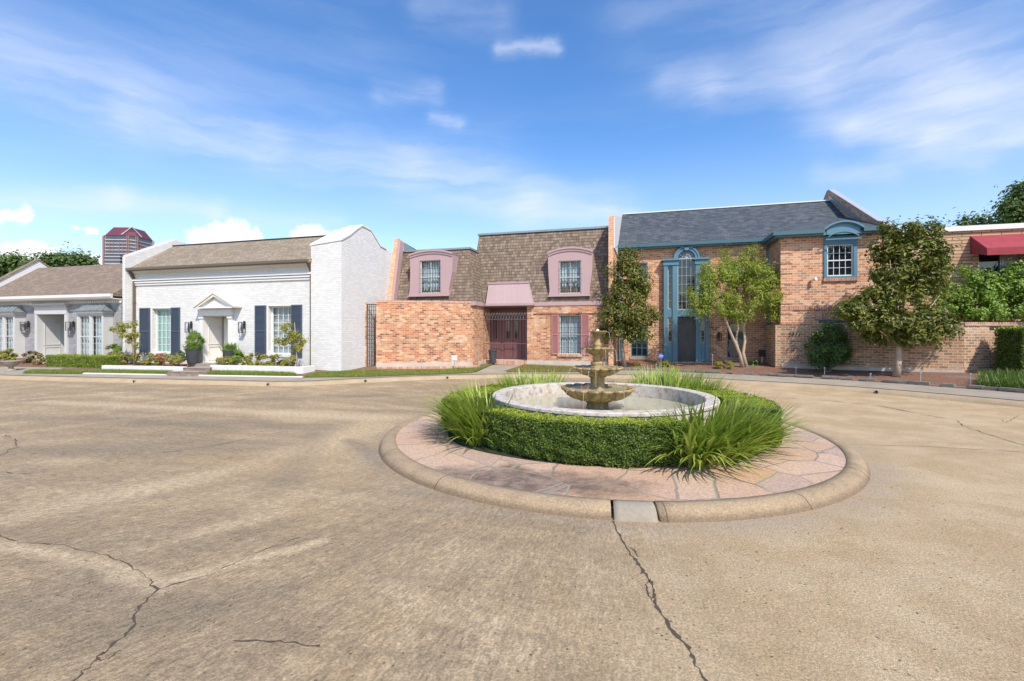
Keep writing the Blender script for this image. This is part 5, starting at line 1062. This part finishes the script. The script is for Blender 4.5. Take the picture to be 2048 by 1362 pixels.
for r, z0, z1, n in ((.195, 2.165, 1.82, 4), (.345, 1.80, 1.42, 5), (.545, 1.39, .99, 6), (.77, .99, .58, 7)):
    for k in range(n):
        a = rr.uniform(0, 6.28); o_ = rr.uniform(.02, .06); pts = []
        for i in range(6): f = i/5; q = r+o_*math.sqrt(f)*1.5; pts.append((fx+q*math.cos(a), fy+q*math.sin(a), z0-(z0-z1)*f*f))
        MB().tube(pts, [.0045, .004, .004, .004, .003, .003], 5).build('water_stream', M['stream'], t_, smooth=True)

# clipped box hedges round the basin, in four lengths
def hedge_ring(label, a0, a1, r0, r1, z0, z1, n, seed):
    t_ = thing('box_hedge', label, 'hedge', (cx+(r0+r1)/2*math.cos((a0+a1)/2), cy+(r0+r1)/2*math.sin((a0+a1)/2), .12), 'clipped box hedges around the basin')
    e = .07; ins = MB().lathe([(r0+e, z0+.06), (r0+e, z1-e), (r1-e, z1-e), (r1-e-.04, z0+.06)], cx, cy, 24, None, a0+e/2.8, a1-e/2.8); ins.build('twigs', M['boxcore'], t_)
    arc = (a1-a0)*(r0+r1)/2; h = z1-z0; wts = np.array([arc*(r1-r0), arc*h, arc*h*.5, (r1-r0)*h, (r1-r0)*h]); wts = wts/wts.sum(); P, N_ = [], []
    face = rng.choice(5, n, p=wts); u, v = rng.random(n), rng.random(n); A = a0+(a1-a0)*u; rr_ = r0+(r1-r0)*v; zz_ = z0+h*v
    rad = np.where(face == 0, rr_, np.where(face == 1, r1, np.where(face == 2, r0, r0+(r1-r0)*u))); ang_ = np.where(face == 3, a0, np.where(face == 4, a1, A)); z = np.where(face == 0, z1, zz_)
    # clipped surface: rounded shoulders, uneven foot, small dips
    dip = .020*np.sin(ang_*23+seed)+.016*np.sin(ang_*61+z*9)+.014*np.sin(z*31+ang_*17); sh = np.clip((z-(z1-.07))/.07, 0, 1)**2*.02; ft = np.clip((z0+.16-z)/.16, 0, 1)*.07
    rad = np.where(face == 1, rad+dip-sh-ft, rad); eo = np.clip((rad-(r1-.08))/.08, 0, 1)**2*.012; z = np.where(face == 0, z+dip*.7-eo, z)
    nx = np.where(face == 1, np.cos(ang_), np.where(face == 2, -np.cos(ang_), np.where(face == 3, np.sin(a0), np.where(face == 4, -np.sin(a1), 0)))); ny = np.where(face == 1, np.sin(ang_), np.where(face == 2, -np.sin(ang_), np.where(face == 3, -np.cos(a0), np.where(face == 4, np.cos(a1), 0)))); nz_ = np.where(face == 0, 1., .25)
    P = np.stack([cx+rad*np.cos(ang_), cy+rad*np.sin(ang_), z], 1)+rng.normal(size=(n, 3))*np.where(face == 0, .006, .02)[:, None]; N_ = np.stack([nx, ny, nz_], 1)+rng.normal(size=(n, 3))*np.where(face == 0, .28, .7)[:, None]
    lf = leafmesh('leaves', P, N_, .034, .022, M['box'], t_); lf.data.attributes['rnd'].data.foreach_set('value', np.where(face == 0, .75+.25*rng.random(n), .52*rng.random(n)).astype(np.float32)); return t_  # leaf tone: new growth plus painted sun on top, painted shade on sides
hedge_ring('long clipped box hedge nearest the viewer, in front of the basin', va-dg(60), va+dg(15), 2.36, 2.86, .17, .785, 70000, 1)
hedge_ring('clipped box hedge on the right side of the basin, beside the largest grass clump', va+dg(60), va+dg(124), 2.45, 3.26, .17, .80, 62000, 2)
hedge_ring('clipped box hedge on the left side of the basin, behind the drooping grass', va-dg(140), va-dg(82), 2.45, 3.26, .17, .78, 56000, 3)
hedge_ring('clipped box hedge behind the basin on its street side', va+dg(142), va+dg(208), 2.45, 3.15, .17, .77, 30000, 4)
def grass_clump(label, a0, a1, r0, r1, n, L, lean, seed, W=.026, out=.9):
    am, rm = (a0+a1)/2, (r0+r1)/2; t_ = thing('ornamental_grass', label, 'grass clump', (cx+rm*math.cos(am), cy+rm*math.sin(am), .13), 'strappy grass clumps between the hedges')
    A, R_ = rng.uniform(a0, a1, n), rng.uniform(r0, r1, n); P = np.stack([cx+R_*np.cos(A), cy+R_*np.sin(A), np.full(n, .14)], 1)
    cA, cR = am, rm; dirs = np.arctan2(P[:, 1]-(cy+rm*.80*math.sin(am)), P[:, 0]-(cx+rm*.80*math.cos(am)))+rng.normal(size=n)*.6
    ec = np.clip(np.hypot((R_-r0)/(r1-r0)*.9, (A-am)/(a1-a0)*1.5), 0, 1.2)
    blades(P, dirs, L, W, M['grassb'], 'blades', t_, lean=lean*(.35+ec), seg_=7, droop=.72)
grass_clump('big arching clump of strappy grass spilling right of the front hedge onto the flagstones', va+dg(15), va+dg(55), 2.35, 3.05, 900, 1.08, .80, 1, .05)
grass_clump('arching clump of strappy grass spilling left of the front hedge', va-dg(86), va-dg(58), 2.4, 3.05, 600, 1.08, .72, 2, .046)
grass_clump('upright strappy grass clump behind the basin, left of the fountain', va-dg(165), va-dg(132), 2.45, 3.0, 620, 1.0, .42, 3, .05)
grass_clump('upright strappy grass clump behind the basin, right of the fountain', va+dg(112), va+dg(148), 2.5, 3.1, 820, 1.12, .45, 4, .05)

# ================================================================== lawns, paths and beds in front of the houses
def GV(lst): return [GG(*q)[:2] for q in lst]
def dens(A, n=14):
    A = [np.array(a) for a in A]; o = []; 
    for a, b in zip(A, A[1:]): o += [tuple(a+(b-a)*k/n) for k in range(n)]
    return o+[tuple(A[-1])]
def lawn(front, back, m, n, L=.09, W=.012, base=None, dz=.03):
    A, B = dens(GV(front)), dens(GV(back)); strip(A, B, dz, 6).build('lawn', base or M['turf'])['kind'] = 'structure'
    k = rng.integers(0, len(A)-1, n); f, g_ = rng.random(n)[:, None], rng.random(n)[:, None]; A, B = np.array(A), np.array(B)
    q = (A[k]*(1-f)+A[k+1]*f)*(1-g_)+(B[k]*(1-f)+B[k+1]*f)*g_; P = np.column_stack([q, gz(q)+dz])
    o = blades(P, rng.uniform(0, 6.28, n), L, W, m, 'lawn_grass', None, (0, 0, 0), lean=.6, seg_=2, droop=.6); o['kind'] = 'stuff'
lawn([(606,756),(660,755.5),(720,755),(800,752),(880,749.5),(945,746.5)], [(632,747),(690,744),(725,742),(770,743.5),(880,741),(985,730)], M['lawn'], 16000)
lawn([(1012,745),(1080,745.5),(1150,745),(1222,743)], [(1050,730),(1100,729),(1160,728.5),(1222,729)], M['dry'], 12000)
t2 = strip(dens(GV([(950,746),(1000,745)]), 6), dens(GV([(985,730.5),(1046,730.5)]), 6), .014, 6); t2.build('walkway', M['concgrey'])['kind'] = 'structure'
# low stacked-stone edging along the mulch bed on the right
t_ = thing('stone_edging', 'low dark stacked-stone edging along the mulch beds behind the right sidewalk', 'edging', (6, 21.5, .3)); mb = MB(); rr = random.Random(5)
E = offset(1.75, 118, 186)
for lay in range(2):
    k = 0.0
    for i in range(0, len(E)-2):
        a, b = Vector(E[i]), Vector(E[i+1]); L_ = (b-a).length; n = max(1, int(L_/.35))
        for j in range(n):
            p0_, p1_ = a.lerp(b, j/n+.015), a.lerp(b, (j+1)/n-.015); d_ = (p1_-p0_).normalized(); nn = Vector((-d_.y, d_.x)); of = rr.uniform(-.04, .04); th_ = rr.uniform(.16, .26); z = gz1(*p0_)-.05+lay*.085; hh = rr.uniform(.065, .085)
            if lay and rr.random() < .25: continue
            q = [p0_+nn*of, p1_+nn*(of+rr.uniform(-.03, .03)), p1_+nn*(of+th_), p0_+nn*(of+th_)]; mb.hexa([(*v, z) for v in q], [(*v, z+hh) for v in q])
mb.build('stones', plain('dark_edging_stone', (.20,.175,.15), .9, .5, 4, fine=.3), t_)
# white-painted planter walls, edging and steps in front of the white house
def lowwall(name, label, pix, h, th, m, q=None):
    pts = [Vector(GG(*p_)[:2]) for p_ in pix]; z0 = min(gz1(*p_) for p_ in pts)-.1; c_ = pts[len(pts)//2]; z1 = max(gz1(*p_) for p_ in pts)+h
    mb = wallseg(pts, th, z0, z1); return tag(mb.build(name, m, None, (c_.x, c_.y, z0+.1), bevel=.012), label, 'planter wall' if h > .2 else 'edging')
lowwall('planter_wall', 'low white painted planter wall left of the steps, with red flowers behind', [(203,741.5),(260,742.5),(320,743.5),(366,745)], .25, .2, M['white'])
lowwall('planter_wall', 'low white painted planter wall right of the steps, curving to the white end wall', [(420,743),(480,744),(540,745.5),(590,747.5),(606,747.5),(630,742)], .25, .2, M['white'])
lowwall('border_edging', 'thin white painted edging under the grass strip left of the steps', [(165,748.3),(250,749.6),(329,751)], .05, .14, M['white'])
lowwall('border_edging', 'thin white painted edging under the grass strip right of the steps', [(386,752.5),(470,753.6),(560,755),(604,755.5)], .05, .14, M['white'])
lawn([(170,747.3),(250,748.4),(345,749.6)], [(200,742.6),(270,743.8),(345,745.6)], M['lawn'], 8000, .13); lawn([(412,751),(500,752.3),(597,754)], [(425,745),(500,746),(585,749)], M['lawn'], 9000, .13)
lawn([(45,747.8),(110,748.2),(160,748.6)], [(62,742.5),(120,742.8),(185,743.4)], M['lawn'], 6000, .12)
q0 = np.array(GG(372, 753)[:2]); M['paver'] = brick('brown_step_paver', [(.26,.19,.15),(.22,.16,.13),(.30,.22,.18)], (.3,.26,.22), .2, .1, .01, .3, .4)
st = thing('front_steps', 'brown paver steps with white sides rising to the pedimented white door', 'steps', (float(q0[0]), float(q0[1]), .3))
for k, (pa_, pb_, pc_, pd_, zt_) in enumerate((((334,752),(392,753.5),(418,749),(372,748),.40), ((366,747.5),(420,748.5),(425,741),(400,740.5),.52))):
    c4 = [GG(*v)[:2] for v in (pa_, pb_, pc_, pd_)]; MB().prism_z(c4, .05, zt_-.03).build('riser', M['paver'], st); MB().prism_z([(x, y-.02) for x, y in c4], zt_-.028, zt_).build('tread', M['paver'], st)
a, b = X(405, 18.6), X(464, 18.6); bx(a-.2, b+.2, 17.95, 18.58, .2, Zp(434, 725.5, 18.6)-.01).build('landing', M['concgrey'], st)
# planters by the door
def pot(label, plabel, px, pyt, pyb, w0, w1, q, foliage):
    s = X(px, q); zt_, zb_ = Zp(px, pyt, q), Zp(px, pyb, q); t_ = thing('tall_planter', label, 'planter', (s, q, zb_), 'tall planters beside the white door'); h0, h1 = w0*D_(q, px)/2, w1*D_(q, px)/2
    MB().lathe([(0, zb_), (h1, zb_), (h0*.97, zt_-.06), (h0, zt_-.06), (h0, zt_), (h0-.04, zt_), (h0-.05, zt_-.05), (0, zt_-.05)], s, q, 28).build('pot', M['charcoal'], t_)
    return s, q, zt_
D_ = lambda q, px: q/ray(px)[1]/F
s, q, z = pot('tapered charcoal planter holding the domed topiary, left of the white door', '', 387, 697, 726, 29, 21, 18.0, None)
tp_ = thing('topiary', 'domed yellow-green clipped topiary bush in the left charcoal planter', 'shrub', (s, q, z)); MB().tube([(s, q, z-.1), (s+.06, q, z+.4)], .03, 6).build('stem', M['darkbark'], tp_)
P, N_ = cloud([((s+.10, q, z+.34), (.38, .36, .36), 8000, 70), ((s+.10, q, z+.66), (.2, .2, .2), 1800, 18), ((s-.1, q-.05, z+.05), (.5, .4, .13), 1800, 26)], 1, .045, .85); leafmesh('foliage', P, N_, .042, .027, M['vine'], tp_)
s, q, z = pot('tapered charcoal planter with trailing greenery, right of the white door', '', 459, 700, 726, 25, 18, 18.0, None)
tp_ = thing('trailing_plant', 'low spreading greenery spilling from the right charcoal planter', 'plant', (s, q, z)); P = np.tile(np.array((s, q, z-.03)), (240, 1))+rng.normal(size=(240, 3))*np.array((.14, .12, .02)); blades(P, rng.uniform(0, 6.28, 240), .42, .03, M['vine'], 'foliage', tp_, lean=.5, seg_=4, droop=.9)
# bedding and shrubs
def shrub(name, label, px, py, rw, rh, d, n, L, W, m, group=None, flowers=None, cat='shrub', k=22, clump=.05, stem=True):
    c_ = at(px, py, d); r = (rw*d/F, min(rw*d/F, .45)*.8, rh*d/F); t_ = thing(name, label, cat, (c_.x, c_.y, gz1(c_.x, c_.y)), group)
    mb = MB(); rr = random.Random(int(px))
    for i in range(4): mb.tube([(c_.x+rr.uniform(-.05, .05), c_.y, gz1(c_.x, c_.y)-.03), (c_.x+rr.uniform(-.6, .6)*r[0], c_.y+rr.uniform(-.4, .4)*r[1], c_.z)], [.015, .007], 5)
    mb.build('stems', M['darkbark'], t_)
    P, N_ = cloud([(c_, r, n, k)], 1, clump, .45); leafmesh('foliage', P, N_, L, W, m, t_)
    if flowers: P, N_ = cloud([(c_+Vector((0, 0, r[2]*.35)), (r[0]*.95, r[1], r[2]*.7), flowers[1], max(40, k))], 1, .03, .8); leafmesh('flowers', P, N_, L*.8, L*.6, flowers[0], t_)
    return t_
def dep(px, q): return q/ray(px)[1]
BG = 'low bedding plants in front of the houses'
bl = M['bed']
for nm, lb, px, py, rw, rh, q, n, L, W, m_, fl in [
  ('bedding_plants', 'mixed low bedding with pale flowers beside the tan downspout, left planter', 235, 717, 32, 12, 17.7, 4800, .07, .04, bl, (M['whf'], 60)),
  ('bedding_plants', 'yellow-green bedding below the left navy shutter', 292, 716, 34, 13, 17.7, 5440, .07, .04, bl, (M['whf'], 120)),
  ('flower_clump', 'clump of bright red flowers at the middle of the left planter', 325, 719, 17, 12, 17.45, 1600, .07, .045, bl, (M['redf'], 420)),
  ('bedding_plants', 'pink and white flowering bedding right of the red flowers', 352, 720, 16, 10, 17.5, 2240, .06, .035, bl, (M['whf'], 120)),
  ('leafy_shrub', 'dark green leafy shrub left of the domed topiary planter', 358, 712, 15, 11, 17.8, 800, .11, .06, M['holly'], None),
  ('leafy_shrub', 'bright green leafy shrub before the right charcoal planter', 474, 713, 17, 13, 17.7, 1100, .11, .06, M['vine'], None),
  ('bedding_plants', 'low bedding with cream flowers just right of the steps', 452, 723, 23, 8, 17.4, 2880, .06, .035, bl, (M['whf'], 140)),
  ('bedding_plants', 'yellow-green bedding left of the right window', 510, 720, 36, 13, 17.6, 6400, .07, .04, bl, (M['whf'], 60)),
  ('bedding_plants', 'green and yellow bedding under the slender tree, right planter', 565, 723, 39, 15, 17.5, 7360, .07, .04, bl, (M['whf'], 90)),
  ('leafy_shrub', 'light green upright shrub between the grey house bay and the white house', 228, 705, 16, 22, 18.2, 1300, .10, .05, M['vine'], None),
  ('bronze_shrub', 'bronze and green shrub in front of the left lantern', 66, 719, 28, 17, 17.2, 3600, .10, .055, M['bronze'], None),
  ('bronze_shrub', 'bronze shrub with dark leaves spilling toward the lawn strip', 82, 729, 13, 12, 16.9, 1200, .10, .05, M['bronze'], (M['whf'], 160)),
  ('bronze_shrub', 'yellow-green and bronze planting filling the stone urn at left edge', 14, 713, 24, 15, 16.8, 2600, .10, .055, M['yel'], None),
  ('yellow_shrub', 'small yellow-green shrub left of the blue entrance step', 1325, 731, 15, 11, 24.6, 1600, .08, .03, M['yel'], None),
  ('yellow_shrub', 'small yellow-green shrub between the blue entrance and the crepe myrtle', 1448, 731, 18, 12, 24.2, 1900, .08, .03, M['yel'], None),
  ('yellow_shrub', 'smallest yellow-green shrub below the lower left brick-house window', 1272, 728, 8, 5, 25.0, 400, .07, .03, M['yel'], None),
  ('dark_shrub', 'dark low shrub in the shaded corner right of the crepe myrtle', 1508, 724, 13, 7, 25.4, 500, .09, .05, M['holly'], None)]:
    dd_ = dep(px, q) if q < 23 else q/ray(px)[1]
    shrub(nm, lb, px, py, rw, rh, dd_, n, L, W, m_, BG if nm == 'bedding_plants' else None, fl, 'flowers' if 'bedding' in nm or 'flower' in nm else 'shrub')
def boxhedge(label, x0, x1, y0, y1, z0, z1, n, L=.05, m=None, name='clipped_hedge', lo=0.):
    t_ = thing(name, label, 'hedge', ((x0+x1)/2, (y0+y1)/2, z0)); e = .06; bx(x0+e, x1-e, y0+e, y1-e, z0, z1-e).build('twigs', M['boxcore'], t_)
    dims = np.array([(x1-x0)*(y1-y0), (x1-x0)*(z1-z0), (y1-y0)*(z1-z0), (y1-y0)*(z1-z0), (x1-x0)*(z1-z0)*.4]); f = rng.choice(5, n, p=dims/dims.sum()); u, v = rng.random(n), rng.random(n)
    x = np.where(f == 2, x0, np.where(f == 3, x1, x0+(x1-x0)*u)); y = np.where(f == 0, y0+(y1-y0)*v, np.where(f == 1, y0, np.where(f == 4, y1, y0+(y1-y0)*u))); z = np.where(f == 0, z1, z0+(z1-z0)*v)
    N_ = np.stack([np.where(f == 2, -1., np.where(f == 3, 1., 0.)), np.where(f == 1, -1., np.where(f == 4, 1., 0.)), np.where(f == 0, 1., .2)], 1)+rng.normal(size=(n, 3))*.5
    wv = .025*np.sin(x*9+z*7)+.02*np.sin(y*11+z*13+x*5)
    leafmesh('leaves', np.stack([x, y, z], 1)+N_*wv[:, None]*.8+rng.normal(size=(n, 3))*.022, N_, L, L*.62, m or M['box'], t_).data.attributes['rnd'].data.foreach_set('value', np.where(f == 0, .75+.25*rng.random(n), lo+.6*rng.random(n)).astype(np.float32))  # paler top leaves paint in sunlight, darker side leaves the shade
a, b = X(97, 16.6), X(218, 16.6); boxhedge('long low clipped box hedge in front of the grey house door', a, b, 16.5, 17.1, .2, Zp(160, 712.5, 16.5), 26000, lo=.3)  # side leaves coloured lighter too, as if sunlit
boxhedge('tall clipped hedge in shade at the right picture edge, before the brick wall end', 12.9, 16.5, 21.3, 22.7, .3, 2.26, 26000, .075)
# liriope border at bottom right
t_ = thing('liriope_border', 'low arching liriope border along the stone edging at the right edge', 'grass clump', (12.6, 19.5, .4)); n = 2600; fpt = np.array([GG(px, py)[:2] for px, py in ((1958,776),(1990,779),(2030,783),(2080,788))]); bpt = np.array([GG(px, py)[:2] for px, py in ((1962,762),(1990,760),(2030,760),(2080,760))])
k = rng.integers(0, 3, n); f, g_ = rng.random(n)[:, None], rng.random(n)[:, None]; q = (fpt[k]*(1-f)+fpt[k+1]*f)*(1-g_)+(bpt[k]*(1-f)+bpt[k+1]*f)*g_; P = np.column_stack([q, gz(q)])
blades(P, rng.uniform(0, 6.28, n), .46, .016, M['lir'], 'blades', t_, lean=.4, seg_=4, droop=.75)
# slender young trees
def youngtree(label, px, py, q, blobs, tip):
    d = dep(px, q); b_ = at(px, py, d); b_.z = gz1(b_.x, b_.y)
    P_ = pb(blobs, d); tree('young_tree', label, b_, [([b_, b_.lerp(at(*tip, d), .5)+Vector((.03, 0, 0)), at(*tip, d)], [.03, .022, .01])]+branchy(b_.lerp(at(*tip, d), .45), [c for c, *_ in P_], .012, seed=px), P_, .10, .045, M['yel'], M['bark'], clump=.07)
youngtree('slender yellow-leaved young tree at the corner between grey and white houses', 268, 728, 17.4, [(262,650,16,6,0,320,11),(235,660,16,6,0,320,11),(255,675,14,10,0,520,12),(272,668,8,10,0,240,8),(245,648,10,5,0,180,8),(275,690,6,8,0,120,7)], (264,648))
youngtree('slender young tree before the right navy shutter of the white house', 594, 732, 17.4, [(575,655,12,7,0,340,10),(592,668,14,8,0,480,11),(565,682,12,6,0,300,9),(597,694,12,7,0,440,10),(584,680,9,8,0,220,8),(606,680,7,6,0,120,7)], (589,645))
# stone urn, stake lights, security sign, utility box
c_ = GG(22, 742); u_ = thing('stone_urn', 'grey stone garden urn with a scrolled bowl at the left picture edge', 'urn', c_); z = c_[2]
MB().lathe([(0, z), (.2, z), (.2, z+.06), (.10, z+.1), (.09, z+.18), (.18, z+.24), (.30, z+.34), (.34, z+.46), (.36, z+.48), (.33, z+.5), (.28, z+.46), (0, z+.42)], c_[0], c_[1], 28).build('bowl', M['concgrey'], u_, smooth=True)
s_ = strip(dens(GV([(-60,752),(20,752),(100,749)]), 4), dens(GV([(-60,735),(20,734),(128,736)]), 4), .016, 4); s_.build('walkway', M['concgrey'])['kind'] = 'structure'
for i, (px, py, pt, lb) in enumerate([(1313,741,727,'thin grey stake light left of the blue entrance'),(1425,735,708,'thin grey stake light right of the blue entrance'),(1592,750,733,'thin pale stake light below the house number'),(1649,750,734,'thin pale stake light in front of the round dark shrub'),(1741,757,746,'short dark stake light left of the big magnolia trunk'),(1841,763,744,'pale stake light right of the big magnolia trunk'),(1941,772,746,'pale stake light next to the end wall and liriope')]):
    g_ = GG(px, py); dd_ = math.hypot(*g_[:2]); k_ = (g_[1]*CT-g_[0]*ST)/F; h = (py-pt)*k_; t_ = thing('stake_light', lb, 'garden light', g_, 'stake lights along the beds')
    MB().tube([(*g_[:2], g_[2]-.05), (*g_[:2], g_[2]+h-.06)], .012, 6).build('stake', M['silver'], t_); MB().lathe([(0, g_[2]+h-.07), (.03, g_[2]+h-.06), (.035, g_[2]+h-.01), (0, g_[2]+h)], g_[0], g_[1], 10).build('lamp_cap', M['silver'], t_)
g_ = GG(1322, 737); dd_ = (g_[1]*CT-g_[0]*ST); zc = HC-(712-HY)*dd_/F; t_ = thing('yard_sign', 'small round blue sign on a stake left of the blue entrance', 'sign', g_)
MB().tube([(*g_[:2], g_[2]-.05), (*g_[:2], zc)], .012, 6).build('stake', M['silver'], t_); mb = MB().prism([(g_[0]+.13*math.cos(k*math.pi/4+.39), zc+.13*math.sin(k*math.pi/4+.39)) for k in range(8)], g_[1]-.03, g_[1]-.013); so_ = mb.build('sign_face', M['signblue'], t_); bx(g_[0]-.07, g_[0]+.07, g_[1]-.036, g_[1]-.031, zc-.012, zc+.022).build('sign_band', M['white'], so_)
g_ = (X(1532, 26.6), 26.3); t_ = thing('utility_box', 'dark utility box on a post in the shaded corner of the brick house', 'box', (X(1524, 26.5), 26.5, .5)); x_ = X(1524, 26.5); bx(x_-.14, x_+.14, 26.42, 26.6, .85, 1.2).build('box', M['black'], t_); bx(x_-.03, x_+.03, 26.48, 26.54, .4, .849).build('post', M['silver'], t_)
# kerb drain openings
for px, py, lb in ((292,759.5,'small round drain pipe mouth in the kerb before the red flowers'),(545,768,'white-rimmed drain pipe mouth in the kerb before the right planter'),(728,762,'dark drain pipe mouth in the kerb before the courtyard wall'),(888,754,'dark drain pipe mouth in the kerb right of the lawn sign'),(1757,786,'dark drain pipe mouth in the kerb before the big magnolia')):
    g_ = np.array(G(px, py, .06)); j = int(np.argmin(np.hypot(*(KL-g_).T))); tdir = KL[j+1]-KL[j-1]; tdir /= np.hypot(*tdir); nn = np.array((-tdir[1], tdir[0])); e = KL[j]
    t_ = thing('kerb_drain', lb, 'drain', (*map(float, e), 0), 'drain mouths in the kerb')
    P0_ = [(*(e+nn*(.0)), .072), (*(e+nn*.3), .075)]; MB().tube(P0_, .062, 12).build('collar', M['concgrey'], t_); MB().tube([(*(e-nn*.006), .072), (*(e+nn*.05), .073)], .045, 12).build('mouth', M['black'], t_)
# fallen leaves and grit on the road
n = 900; kl = KL[rng.integers(60, 185, 700)]; q = np.concatenate([np.column_stack([rng.uniform(-8, 10, n), rng.uniform(2.5, 14, n)]), kl+rng.normal(size=kl.shape)*.35]); q = q[(np.hypot(q[:, 0]-cx, q[:, 1]-cy) > 4.6) & (kerbdist(q) < -.03)]
leafmesh('fallen_leaves', np.column_stack([q, np.full(len(q), .008)]), np.tile((0., 0, 1), (len(q), 1))+rng.normal(size=(len(q), 3))*.12, .026, .014, leafmat('dry_leaf', [(.12,.07,.035),(.22,.14,.07),(.30,.23,.13)], 0, .8), None, (0, 0, 0), droop=0)['kind'] = 'stuff'
